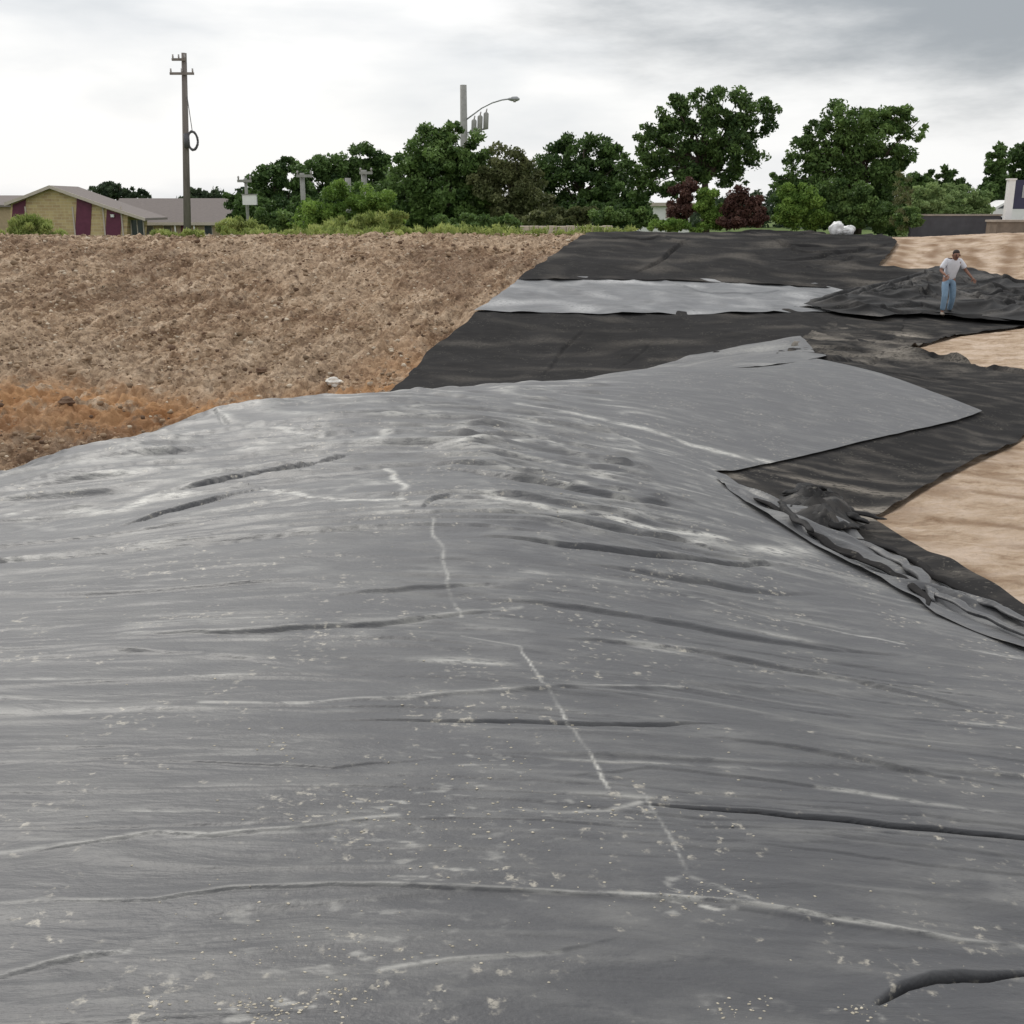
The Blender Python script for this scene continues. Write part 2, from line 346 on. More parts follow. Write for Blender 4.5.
yr = np.concatenate([-np.geomspace(400, 4, 14), np.arange(-3, 6, .25), np.arange(6, 12, .045), np.arange(12, 17, .06), np.arange(17, 30, .045), np.arange(30, 48, .07), np.arange(48, 90, 1.0), np.geomspace(92, 3500, 26)])
fine_t = np.linspace(-.56, .56, 760)
tc_ = np.concatenate([-np.geomspace(9, .62, 26), fine_t, np.geomspace(.62, 9, 26)])
T, Y = np.meshgrid(tc_, yr); X = T*(np.abs(Y)+3)
Z = H(X, Y)
a45 = X*.25+Y*.97; b45 = -X*.97+Y*.25                     # direction of the machine marks on the bank
left = 1-ss(1.5, 6, X-(Y-22)*.33)
bank = ss(14, 17, Y)*(1-ss(46, 50, Y))
clod = (.12*np.abs(fbm(X*2.2, Y*2.0, 3, 4, .65)) + .14*fbm(a45*.22, b45*1.7, 11, 4, .6) + .06*fbm(X*5, Y*5, 23, 2, .6) + .12*np.maximum(0, gn(X*.9, Y*.9, 31)-.35))
clod += .22*np.maximum(0, fbm(X*.45, Y*.45, 61, 3)-.25)*(1-ss(21, 30, Y))
sandz = .014*fbm(a45*.5, b45*1.8, 41, 4, .55)+.018*np.abs(fbm(X*4, Y*4, 47, 3))
# furrows on the near sand
pS = np.array(hit(869, 521)); fur = np.sin((X*.35+Y*.94)*7+2.5*gn(X*.4, Y*.4, 71)); nearsand = ss(3, 4.5, X)*(1-ss(15, 20, Y))*ss(2, 5, Y)
sandz += nearsand*.006*fur*np.clip(.4+gn(X*.8, Y*1.5, 73)*1.5, 0, 1)
dz = np.where(bank > 0, bank*(left*clod+(1-left)*sandz), sandz)
cover = np.zeros(X.shape); deep = np.zeros(X.shape)
for pl in (near_poly, dark_low_poly, dark_floor_poly, light_band_poly, dark_top_poly, flap_poly):
    xs = [p[0] for p in pl]; ys_ = [p[1] for p in pl]
    k = (X > min(xs)-1) & (X < max(xs)+1) & (Y > min(ys_)-1) & (Y < max(ys_)+1)
    dd = pdist(X[k], Y[k], pl, True); ins = inside(X[k], Y[k], pl); sd_ = np.where(ins, dd, -dd)
    cover[k] = np.maximum(cover[k], ss(-.25, .10, sd_))
    if pl is near_poly: deep[k] = ss(.25, .8, sd_)
dz = dz - .12*bank*left
Z = Z + dz*(1-cover) - .05*cover*ss(.6, 1, cover) - .16*deep
far = ss(47, 52, Y); Z += far*.12*fbm(X*.2, Y*.2, 5, 3)*(1-ss(90, 200, Y))
nr, nc = X.shape; idx = np.arange(nr*nc).reshape(nr, nc)
q = np.stack([idx[:-1, :-1], idx[:-1, 1:], idx[1:, 1:], idx[1:, :-1]], -1).reshape(-1, 4)
me = np_mesh('ground', np.stack([X.ravel(), Y.ravel(), Z.ravel()], 1), q)
edge_x = 1.0+(Y-22)*.33
sand = np.clip(ss(1.2, 5.5, X-(Y-22)*.33 + 1.2*fbm(X*.3, Y*.3, 9, 3)), 0, 1)
org = (1-ss(0, 1.0, np.abs((Y-20.9-.12*(X+8))/2.2+.35*fbm(X*.35, Y*.35, 15, 3))))*(1-ss(1, 4, X))
org = np.maximum(org, .8*(1-ss(0, 1, np.hypot((X-15)/6, (Y-25)/3))))
org = np.maximum(org, .55*(1-ss(0, 1, np.hypot((X+2.2)/2.2, (Y-24)/4))))
rut = np.zeros(X.shape)
for x0 in (13.0, 15.6, 17.8, 19.5):
    rut = np.maximum(rut, (1-ss(.1, .55, np.abs(X-x0-.35*gn(Y*.5, Y*0, 5)-(Y-38)*.25)))*ss(33, 36, Y)*(1-ss(43, 45, Y))*np.clip(.6+gn(X*1.3, Y*1.3, 8), 0, 1))
rut = np.maximum(rut, nearsand*np.clip(-fur, 0, 1)**2*np.clip(.5+gn(X*.7, Y*1.2, 75)*1.6, 0, 1)*.9)
for ln in ([(972,236,30),(974,250,30),(978,272,30)], [(936,238,30),(930,264,30)], [(1012,240,30),(1004,275,30)], [(905,240,30),(900,262,30)]):
    rut = np.maximum(rut, np.exp(-(pdist(X, Y, [hit(*p) for p in ln])/.35)**2)*np.clip(.7+2*gn(X*1.1, Y*.9, 8), 0, 1))
rut = np.maximum(rut, .7*ss(.55, .1, pdist(X, Y, dark_floor_poly, True))*np.clip(.3+1.5*gn(X*1.5, Y*1.5, 18), 0, 1))
attr(me, 'sand', sand.ravel()*(1-far.ravel())); attr(me, 'orange', org.ravel()); attr(me, 'rut', rut.ravel()); attr(me, 'grass', far.ravel())
ground = link('ground', me, M['earth']); tag(ground, kind='structure')

# ------------------------------------------------------------------ near cloth: folds, dust lines
def fold(x, y, line, h, w, slot=0, wb=None, lean=0, world=False):
    """a raised crease; slot = narrow trench on its near side; both taper out towards the ends"""
    if not world: h *= .52; w *= .62; slot *= .8
    pl = line if world else [hit(*p) for p in line]
    x0_, x1_ = min(p[0] for p in pl)-1, max(p[0] for p in pl)+1; y0_, y1_ = min(p[1] for p in pl)-1, max(p[1] for p in pl)+1
    k = (x > x0_) & (x < x1_) & (y > y0_) & (y < y1_); Z = np.zeros(x.shape); RR = np.zeros(x.shape)
    if not k.any(): return Z, RR
    xx = x[k]; yy = y[k]; q = max(w*6, .12)
    xx = xx+.25*w*fbm(xx/q, yy/q, 77, 2); yy = yy+.45*w*fbm(xx/q+5, yy/q*.4, 79, 2)
    d, bx, by, tt, sg = pdist(xx, yy, pl, False, True)
    s = np.where(yy >= by, d, -d)                    # + beyond the crease, - on the camera side
    env = np.clip(np.sin(np.pi*np.clip(tt, 0, 1)), 0, 1)**.7*(.85+.25*gn(tt*3+w*97, tt*0+h*31, 81))
    env = np.where((tt <= 0) | (tt >= 1), 0, np.clip(env, 0, 1.2)); we = w*(.35+.65*env)
    wb = (wb or w*2.4)
    rdg = np.where(s > 0, np.exp(-np.abs(s/wb)**1.3), np.exp(-(s/we)**2))
    z = h*rdg
    if slot: z = z - slot*np.exp(-((s+we*1.3)/(we*.6))**2)
    Z[k] = z*env; RR[k] = (rdg*env)
    return Z, RR
FOLDS = [  # pixel line, height, width, slot
 ([(150,496),(200,487),(260,475),(310,466),(370,455)], .06, .06, .09),
 ([(115,530),(160,515),(215,500),(270,487)], .045, .055, .06),
 ([(420,510),(432,500),(450,498),(520,505)], .04, .05, .03),
 ([(480,538),(570,546),(650,555),(740,567),(840,578)], .05, .05, .09),
 ([(590,566),(680,578),(780,596),(900,606)], .03, .06, .03),
 ([(340,722),(450,722),(590,726),(660,727),(722,727)], .014, .022, .022),
 ([(640,806),(740,812),(850,822),(950,833),(1040,842),(1400,880)], .020, .022, .13),
 ([(872,1008),(900,988),(930,980),(985,980),(1040,974)], .022, .020, .14),
 ([(0,856),(80,848),(160,836),(210,840),(300,832),(400,820)], .018, .016, 0),
 ([(-40,912),(40,905),(150,904),(230,893),(330,889),(500,893),(600,898),(740,906),(860,926),(960,946),(1060,954)], .016, .014, .004),
 ([(-20,985),(40,970),(90,958),(130,953)], .02, .02, 0),
 ([(120,636),(250,634),(380,626),(520,610)], .03, .04, .015),
 ([(200,705),(300,706),(420,700),(560,690),(680,690),(820,712),(960,742)], .02, .03, 0),
 ([(0,660),(90,650),(200,655),(300,668)], .02, .03, 0),
 ([(330,598),(420,590),(500,586)], .03, .04, .01),
 ([(470,600),(600,612),(760,640),(900,660)], .035, .05, .015),
 ([(560,640),(700,652),(860,684),(1000,716)], .03, .04, .012),
 ([(700,740),(800,752),(900,772),(1010,790)], .022, .03, .006),
 ([(560,890),(700,905),(860,930),(1010,950)], .012, .02, 0),
 ([(380,975),(450,965),(560,955),(620,940)], .012, .012, 0),
 ([(130,432),(230,424),(330,430),(430,440)], .03, .06, .02),
 ([(280,444),(400,432),(500,438),(640,462)], .03, .05, .03),
 ([(440,470),(520,480),(620,500),(700,515)], .07, .08, .05),
 ([(520,455),(600,465),(690,480)], .05, .08, .04),
 ([(560,520),(640,535),(720,550)], .04, .06, .03),
 ([(60,760),(200,765),(330,770),(450,760)], .012, .02, .004),
 ([(560,780),(650,770),(760,782),(900,800)], .014, .02, .003),
]
DUST = [ # pixel line, half width px-ish (m at depth), strength
 ([(520,405),(560,412),(600,420),(640,430),(690,448),(740,460),(780,468)], .07, 1.6),
 ([(490,498),(515,505),(560,515),(610,522),(650,530),(720,543)], .06, 1.6),
 ([(700,546),(750,555),(800,558)], .10, .8),
 ([(265,490),(300,497),(340,502),(400,501),(404,488),(388,470)], .028, 1.1),
 ([(30,522),(70,515),(120,512),(150,500),(180,497)], .09, .9),
 ([(160,432),(230,428),(280,430),(330,440)], .06, .7),
 ([(60,470),(130,462),(190,458)], .10, .3),
 ([(540,440),(600,450),(640,458)], .05, .8),
 ([(470,425),(520,440),(560,448)], .05, .6),
 ([(430,520),(440,545),(452,600),(462,620)], .010, .6),
 ([(462,640),(520,650),(540,680),(560,710),(590,755),(608,795)], .006, .9),
 ([(520,812),(560,814),(610,812),(640,806)], .012, .7),
 ([(645,800),(660,825),(684,872)], .005, .9),
 ([(690,880),(720,890),(745,898),(760,908)], .009, .8),
 ([(0,856),(80,848),(160,836),(210,840),(300,832),(400,818)], .012, .9),
 ([(-40,912),(40,905),(150,904),(230,893),(330,889),(500,893),(600,898),(740,906),(860,926),(960,946),(1060,954)], .009, .8),
 ([(-20,985),(40,970),(90,958),(130,953)], .012, .8),
 ([(380,975),(450,965),(560,955)], .009, .7),
 ([(200,705),(300,706),(420,700),(560,690),(680,690)], .012, .6),
 ([(120,636),(250,634),(380,626),(520,610)], .02, .5),
 ([(820,790),(880,800),(940,808),(1024,818)], .015, .7),
 ([(690,600),(800,625),(900,650)], .01, .5),
]
def crowddust(x, y):
    r = np.zeros(x.shape)
    for (u, v, ru, rv, s) in [(400,820,150,28,.8),(330,940,160,40,.6),(280,1015,60,14,1.3),(700,900,60,20,.8),(590,815,70,10,1),(470,770,60,20,.7),(280,745,30,14,.8),
                              (520,440,110,30,.5),(640,500,130,40,.55),(120,500,110,30,.5),(330,500,90,14,.6),(460,880,80,30,.6),(740,1015,40,14,.9),(860,1012,30,12,.9)]:
        c = hit(u, v); c2 = hit(u+ru, v); c3 = hit(u, v-rv); rx = abs(c2[0]-c[0]); ry = abs(c3[1]-c[1])+.01
        r = np.maximum(r, s*np.exp(-((x-c[0])/rx)**2-((y-c[1])/ry)**2))
    return r
def auto_folds(x, y):
    # many fine shallow creases running along the contour of the mound
    rq = random.Random(5); Z = np.zeros(x.shape); RR = np.zeros(x.shape)
    for i in range(170):
        yc = math.exp(rq.uniform(math.log(2.6), math.log(13))); xc = rq.uniform(-.52, .36)*(yc+1.2); L = rq.uniform(.25, .8)*(yc*.5+.3)
        if yc > 9 and xc > 1: continue
        k = .028*min(1.4, max(.25, yc/6)); ph = rq.uniform(0, 6); sl = rq.uniform(-.05, .05)
        line = []
        for j in range(6):
            xx = xc+(j/5-.5)*L*2; line.append((xx, yc-k*((xx+.4)**2-(xc+.4)**2)*1.15+sl*(xx-xc)+.015*yc*math.sin(ph+j*1.3)*.4))
        sc = .25+.75*min(1, yc/9); h = rq.uniform(.006, .020)*sc*(.38 if yc < 6 else 1); w = rq.uniform(.014, .035)*sc
        a_, r_ = fold(x, y, line, h, w, h*(rq.choice((.3, .8, 1.6)) if yc < 7 else .3), world=True); Z += a_; RR = np.maximum(RR, r_*(rq.random() < .45))
    return Z, RR
def near_disp(x, y):
    k = .028; x0 = -.4; w = y + k*(x-x0)**2*np.clip(y/6, .25, 1.4) + .12*fbm(x*.3, y*.3, 90, 2)
    wf = np.clip(y/9, .22, 1.1); calm = ss(17, 9, y-(x-1)*.6)*.75+.25
    tri = ss(0, 1.5, x+.0-(10.6-y)*-.0-1.0)*ss(9.5, 11.5, y)      # the tauter far corner
    def rdg(a): return 1-2*np.abs(a)
    lw = 10*np.log(np.maximum(w, -1)+3.0)                    # coordinate that crowds with distance
    big = rdg(gn(x*.22+3, lw*.55, 101)); mid = rdg(gn(x*.42, lw*1.5, 103)); sm = gn(x*.9+.3*lw, lw*3.2, 107); fine = gn(x*2.6, lw*8, 109)
    msk = np.clip(.45+fbm(x*.35, y*.5, 111, 2)*1.1, .1, 1)
    def lip(g, wd): return .55*np.tanh(g/wd)*np.exp(-(g/(wd*4))**2) + np.exp(-(g/wd)**2)
    wx = x+.5*fbm(x*.25, y*.4, 117, 2); lw = lw + .10*fbm(x*.5, lw*.6, 118, 2)
    m1 = np.clip(.25+fbm(x*.35, lw*.35, 111, 2)*1.6, 0, 1.1); m2 = np.clip(.45+fbm(x*.5, lw*.5, 112, 2)*1.6, 0, 1.1); m3 = np.clip(.5+fbm(x*.8, lw*.8, 113, 2)*1.5, 0, 1.1)
    g1 = gn(wx*.20, lw*.62, 101); g2 = gn(wx*.36, lw*1.5, 103); g3 = gn(wx*.7+.2*lw, lw*3.0, 105)
    z = wf*(.016*lip(g1, .06)*m1 + .018*lip(g2, .08)*m2 + .012*lip(g3, .13)*m3 + .006*gn(wx*1.3+.2*lw, lw*5.5, 107) + .0035*gn(x*3.2, lw*11, 109))
    up = ss(5.5, 8, y)*(1-tri)
    z += up*(.018*lip(gn(wx*.3+7, lw*1.9, 121), .08)*m2 + .022*lip(gn(wx*.4+3, lw*3.8, 123), .11)*m3 + .010*lip(gn(wx*.6+3, lw*7, 124), .2)*m2)
    sx_ = np.exp(-(gn(wx*.5+7, lw*2.8, 125)/.06)**2)*np.clip(.2+fbm(x*.7, lw*.8, 127, 2)*2, 0, 1)*up
    z += .012*fbm(x*.35, y*.35, 115, 2)*wf
    mid = np.exp(-(g2/.05)**2); 
    z = z*(1-.75*tri)
    f = np.zeros(x.shape); 
    for line, h, wd, sl in FOLDS:
        a, r = fold(x, y, line, h, wd, sl); f += a
    z = z*(1-.0) + f
    du = .55*sx_ + (.10+.3*up)*(mid*m2 + .8*np.exp(-(g3/.08)**2)*m3 + np.exp(-(g1/.03)**2)*m1)*(1-tri)  # crease ridges: dust, plus light highlights painted into the colour further up
    for line, wd, s_ in DUST:
        s_ = s_*(.55+.45*ss(3, 6, hit(*line[0])[1])) if wd < .03 else s_; pl = [hit(*p) for p in line]; jx = x+.04*wf*fbm(x*3, y*3, 131, 2); jy = y+.05*wf*fbm(x*3+9, y*3, 133, 2)
        du = np.maximum(du, s_*np.exp(-(pdist(jx, jy, pl)/wd)**2))
    kf = ss(3.5, 5.5, y); mott = np.clip(fbm(x*13, y*26, 141, 3)*2.2-.7, 0, 1)*(1-kf)+np.clip(fbm(x*3, lw*5, 142, 3)*2.2-.6, 0, 1)*kf
    du = np.maximum(du, .75*crowddust(x, y)*mott)
    fz, fr_ = auto_folds(x, y); z = z+fz; du = np.maximum(du, .5*fr_*np.clip(.4+1.5*fbm(x*2, y*2, 143, 2), 0, 1))  # ridges of the fine creases get a thin painted highlight
    # turned-down hem along the free edge
    ed = pdist(x, y, [hit(*p) for p in EDGE]+[(3.5,4.3),(4.1,3.6)])
    ke = 1-ss(.35, 1.3, ed); z = z*(1-ke)+np.maximum(z*ss(.0, .5, ed), .04)*ke
    fl_ = ss(.8, 1.5, x)*ss(7.6, 8.6, y); z = z+.01; z = np.where(fl_ > 0, np.maximum(z, fl_*(.035+.015*ss(13, 16, y))), z)
    return z, np.clip(1.15*du*np.clip(.85+.9*fbm(x*2.2, lw*2.6, 145, 3), .05, 1.4), 0, 1), lw
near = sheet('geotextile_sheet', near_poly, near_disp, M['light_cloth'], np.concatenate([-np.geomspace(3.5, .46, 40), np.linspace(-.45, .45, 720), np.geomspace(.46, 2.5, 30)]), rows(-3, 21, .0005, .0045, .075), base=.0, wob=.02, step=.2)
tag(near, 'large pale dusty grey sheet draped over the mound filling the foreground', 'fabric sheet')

def crease(x, y, s, amp, sx, sy, rot=0):
    c, s_ = math.cos(rot), math.sin(rot); a = x*c+y*s_; b_ = -x*s_+y*c
    return amp*np.maximum(0, 1-2.2*np.abs(gn(a*sx, b_*sy, s))-.35)
def lined(x, y, lines, z):
    for line, h, wd, sl in lines:
        a, r = fold(x, y, [(p[0], p[1], 18) for p in line], h, wd, sl); z = z+a
    return z
def low_disp(x, y):
    z = .025*fbm(x*.5, y*.5, 201, 3)+crease(x, y, 205, .05, .9, .25, R(25))+crease(x, y, 207, .03, .4, 1.2, R(-20))*ss(4, 8, x)
    z = lined(x, y, [([(585,330),(560,350),(540,380)], .05, .12, .05), ([(660,335),(610,372)], .03, .1, .03)], z)
    und = inside(x, y, near_poly) | (inside(x, y, back_light_poly) & (pdist(x, y, back_light_poly, True) > .1)); z = np.where(und, -.01, z)
    return z, np.clip(.7*gn(x*.6, y*1.2, 209)-.1, 0, 1)*.4
tf = np.linspace(-.12, .45, 520)
dl = sheet('geotextile_sheet', dark_low_poly, low_disp, M['dark_cloth'], tf, np.arange(18, 32, .07), base=.022, wob=.05)
tag(dl, 'charcoal sheet between the pale mound and the pale grey strip on the far slope', 'fabric sheet', 'dark fabric sheets on the slope')
def band_disp(x, y):
    z = .03*fbm(x*.6, y*.6, 221, 3)+crease(x, y, 223, .06, .8, .3, R(40))
    z = lined(x, y, [([(665,283),(700,294),(745,297),(790,292)], .05, .12, .06)], z)
    return z, np.clip(gn(x*.8, y*1.2, 225), 0, 1)*.9
lb = sheet('geotextile_sheet', light_band_poly, band_disp, M['band_cloth'], tf, np.arange(28, 37, .07), base=.055, wob=.07)
tag(lb, 'long pale grey strip lying between two charcoal sheets on the far slope', 'fabric sheet')
def top_disp(x, y):
    z = .035*fbm(x*.5, y*.5, 231, 3)+crease(x, y, 233, .05, .7, .25, R(-10))+crease(x, y, 235, .08, .35, .9, R(15))*ss(6, 10, x)
    z = lined(x, y, [([(690,240),(672,252),(655,266),(632,277)], .12, .14, .12), ([(655,235),(675,244),(690,248)], .12, .14, .05), ([(760,262),(810,262),(860,252),(895,246)], .14, .2, .10),
                     ([(735,234),(780,238),(830,240)], .14, .2, .06), ([(800,272),(850,262),(890,254)], .08, .2, .05), ([(770,240),(790,250),(830,250)], .16, .2, .16), ([(790,238),(850,237),(900,246)], .22, .2, .2), ([(720,236),(760,232),(800,232)], .22, .2, .2), ([(780,246),(800,256),(860,258)], .14, .16, .14), ([(600,240),(640,242),(665,238)], .12, .16, .12)], z)
    return z, np.clip(.7*gn(x*.6, y*.8, 239), 0, 1)*.5
dt = sheet('geotextile_sheet', dark_top_poly, top_disp, M['dark_cloth'], tf, np.arange(29, 46, .08), base=.09, wob=.10)
tag(dt, 'charcoal sheet at the crest of the far slope below the trees', 'fabric sheet', 'dark fabric sheets on the slope')
def floor_disp(x, y):
    z = .015*fbm(x*.6, y*.6, 241, 3)
    mud = ss(21, 23.5, y)*(1-ss(26, 28, y))
    z = z+mud*(.07*np.exp(-(gn(x*.3+.5*fbm(x*.5,y*.5,242,2), (y+.15*x)*1.0, 243)/.12)**2)*np.clip(.4+gn(x*.5,y*.5,244),0,1)+.03*np.exp(-(gn(x*.9, y*2.2, 245)/.15)**2))+crease(x, y, 246, .02, .8, .4, R(30))
    z = lined(x, y, [([(896,351),(930,356),(980,365),(1040,377)], .2, .2, .2), ([(800,348),(860,352),(930,360)], .14, .14, .12), ([(790,352),(840,356),(900,364)], .12, .12, .10), ([(860,372),(930,378),(1000,384)], .05, .1, .05), ([(925,354),(950,360),(965,366)], .14, .14, .08), ([(780,352),(830,360),(880,356)], .14, .2, .1)], z)
    z = z+.035*(1-inside(x, y, near_poly))*ss(.25, .02, pdist(x, y, dark_floor_poly, True))*(1+gn(x*2, y*2, 3))
    z = z*ss(-.05, .25, np.where(inside(x, y, near_poly), -1, 1)*pdist(x, y, near_poly, True))
    ax, ay = hit(790, 495); mudd = .9*np.exp(-((x-ax)/1.6)**2-((y-ay)/1.4)**2)*np.clip(gn(x*1.3+y, y*4, 247)*2, 0, 1)
    return z, np.clip(mudd+mud*np.clip(.2+gn(x*.9, y*1.3, 249), 0, 1)*.8+.25*np.clip(gn(x*2, y*3, 251), 0, 1), 0, 1)
df = sheet('geotextile_sheet', dark_floor_poly, floor_disp, M['dark_cloth'], np.linspace(-.02, .62, 560), rows(3.0, 32, .0011, .02, .07), base=.006, wob=.04)
tag(df, 'charcoal sheet on the low ground at right beside the raked sand', 'fabric sheet', 'dark fabric sheets on the slope')
def bl_disp(x, y): return .03*fbm(x*.8, y*.8, 261, 3), np.clip(gn(x*.8, y*1.2, 263), 0, 1)*.5
bl = sheet('geotextile_sheet', back_light_poly, bl_disp, M['light_cloth'], np.linspace(.05, .35, 300), np.arange(16, 27, .06), base=.06, wob=.03)
tag(bl, 'small pale tip of sheet showing behind the mound near the muddy creases', 'fabric sheet')
def pile_disp(x, y):
    e_ = ss(0, .9, pdist(x, y, pile_poly, True))
    X_ = x+.5*fbm(x*.4, y*.4, 270, 2); Y_ = y+.4*fbm(x*.4+9, y*.4, 272, 2)
    def roll(s, ax, ay, rot, wd): c, n = math.cos(rot), math.sin(rot); return np.exp(-(gn((X_*c+Y_*n)*ax, (-X_*n+Y_*c)*ay, s)/wd)**2)
    z = e_*(.10+.12*fbm(x*.45, y*.45, 271, 2)) + (.08+.92*e_)*(.07*roll(273, .22, .75, R(10), .16)+.07*roll(275, .5, .3, R(-30), .10)+.06*roll(277, .5, 1.5, R(14), .16))
    z = lined(x, y, [([(830,310),(870,300),(915,290)], .14, .13, .16), ([(870,318),(920,312),(960,318)], .16, .13, .16), ([(920,284),(940,292),(960,306)], .18, .13, .18), ([(885,288),(905,296),(925,310)], .16, .12, .16), ([(965,306),(1000,304),(1040,310)], .2, .13, .18),
        ([(970,276),(1000,286),(1050,292)], .2, .13, .16), ([(915,276),(935,282),(950,290)], .2, .12, .16), ([(985,296),(1000,304),(1020,318)], .18, .12, .16), ([(803,309),(850,298),(900,285),(940,274)], .24, .16, .18), ([(806,312),(850,315),(900,318),(950,313)], .16, .14, .08), ([(895,296),(925,303),(965,318)], .20, .14, .14), ([(955,284),(985,296),(1040,304)], .22, .14, .14), ([(905,282),(930,296)], .16, .12, .12), ([(960,300),(1000,312),(1050,316)], .18, .14, .12), ([(860,304),(900,300),(935,306)], .12, .12, .12)], z)
    z = z*(1-.9*np.exp(-(((x-PX)/.8)**2+((y-PY+1.1)/1.7)**2)**2))
    return z, np.clip(gn(x*.8, y*1.4, 279)-.1, 0, 1)*.7
PX, PY = hit(945, 317, 18)
pile = sheet('geotextile_heap', pile_poly, pile_disp, M['black_cloth'], np.linspace(.2, .56, 420), np.arange(27, 40, .05), base=.13, wob=.15)
tag(pile, 'bunched black sheeting heaped around the worker on the slope', 'fabric heap')
def flap_disp(x, y):
    e_ = ss(0, .25, pdist(x, y, flap_poly, True))
    A_ = x*.72-y*.69+.10*fbm(x*2, y*2, 280, 2); B_ = x*.69+y*.72+.12*fbm(x*1.5, y*1.5, 282, 2)
    def rl(s, a, b, wd): return np.exp(-(gn(A_*a, B_*b, s)/wd)**2)
    z = (.2+.8*e_)*(.10*rl(283, .35, 1.7, .18)*.7+.03*rl(285, .4, 2.6, .16)-.03)
    bx, by = hit(825, 535); z = z+.12*np.exp(-((x-bx)/.35)**2-((y-by)/.35)**2)
    hem = pdist(x, y, flap_poly[:12])
    z = z+.025*np.exp(-(hem/.14)**2)*np.clip(1+.8*gn(x*1.5, y*1.5, 291), .4, 1.7)
    return z, np.clip(gn(x*2.2, y*3, 289)-.1, 0, 1)*.5
fl = sheet('geotextile_sheet', flap_poly, flap_disp, M['light_cloth'], np.linspace(.1, .62, 520), rows(3.2, 11, .0006, .010, .03), base=.05, wob=.03, step=.12)
tag(fl, 'crumpled grey strip poking out from under the free edge of the mound sheet', 'fabric sheet')
bunch_poly = pts([(778,508),(800,500),(822,502),(852,518),(866,534),(850,545),(820,545),(795,532)])
def bunch_disp(x, y):
    e_ = ss(0, .18, pdist(x, y, bunch_poly, True)); u_ = x+.2*fbm(x*1.5, y*1.5, 300, 2); v_ = y+.2*fbm(x*1.5+5, y*1.5, 302, 2)
    z = e_*(.03+.075*np.exp(-(gn(u_*1.2, v_*2.2, 303)/.14)**2)+.05*np.exp(-(gn(u_*2.0, v_*1.2, 305)/.16)**2))+.04
    return z, np.clip(gn(x*3, y*4, 307), 0, 1)*.7
bn = sheet('geotextile_heap', bunch_poly, bunch_disp, M['black_cloth'], np.linspace(.15, .40, 330), rows(6, 12, .0009, .02, .05), base=.06, wob=.03, step=.1)
tag(bn, 'small knot of bunched black fabric beside the corner of the raked sand', 'fabric heap')

# tightly bunched rolls of cloth lying on the loose strip and in the knot (parts of those cloths)
def roll_part(parent, line, r, mat, seed, lift=.03, name='fold'):
    pl = [hit(*p) for p in line]; rq = random.Random(seed); P_ = []; Rr = []
    n = 9*(len(pl)-1)
    for i in range(n+1):
        f_ = i/n*(len(pl)-1); k = min(int(f_), len(pl)-2); t_ = f_-k
        p0, p1, p2, p3 = [np.array(pl[min(max(j, 0), len(pl)-1)]) for j in (k-1, k, k+1, k+2)]
        q_ = .5*((2*p1)+(p2-p0)*t_+(2*p0-5*p1+4*p2-p3)*t_*t_+(3*p1-p0-3*p2+p3)*t_**3)
        taper = math.sin(math.pi*min(1, max(0, i/n)))**.5; rr = r*(.25+.75*taper)*(.8+.4*float(gn(np.array([i*.35+seed]), np.array([.3]), seed)[0]))
        P_.append((q_[0]+.012*math.sin(i*1.1+seed), q_[1]+.02*math.sin(i*.7+seed), h1(q_[0], q_[1])+lift+rr*.55)); Rr.append(max(rr, .004))
    mb = MB(); mb.tube(P_, Rr, 12)
    # flatten and pleat the roll so that it reads as gathered cloth
    vs = []
    for i, v in enumerate(mb.v):
        c_ = P_[min(i//12, n)]; k = i % 12; g_ = 1+.22*math.cos(3*k*2*math.pi/12+i//12*.25+seed)
        vs.append((c_[0]+(v[0]-c_[0])*g_*1.25, c_[1]+(v[1]-c_[1])*g_*1.25, c_[2]+(v[2]-c_[2])*g_*.75))
    mb.v = vs; return mb.build(name, mat, parent, True)
for i, (ln, r) in enumerate([([(752,505),(790,528),(830,556),(880,580),(925,602)], .030), ([(800,522),(840,545),(890,568),(920,590),(932,612)], .040), ([(850,548),(895,562),(935,588),(985,612),(1040,640)], .034),
    ([(900,585),(935,606),(980,628),(1040,655)], .030), ([(830,560),(870,574),(905,592),(930,618)], .026), ([(925,600),(960,606),(1000,622),(1060,650)], .028)]):
    roll_part(fl, ln, r, M['light_cloth'] if i % 2 else M['dark_cloth'], i+3, .07)
for i, (ln, r) in enumerate([([(783,508),(805,502),(828,506),(842,520)], .050), ([(790,522),(812,516),(838,528),(866,538)], .045), ([(800,512),(812,530),(832,542),(856,544)], .045), ([(778,516),(792,534),(812,548)], .034), ([(838,510),(850,526),(884,533)], .030)]):
    roll_part(bn, ln, r, M['black_cloth'], i+21, .12)
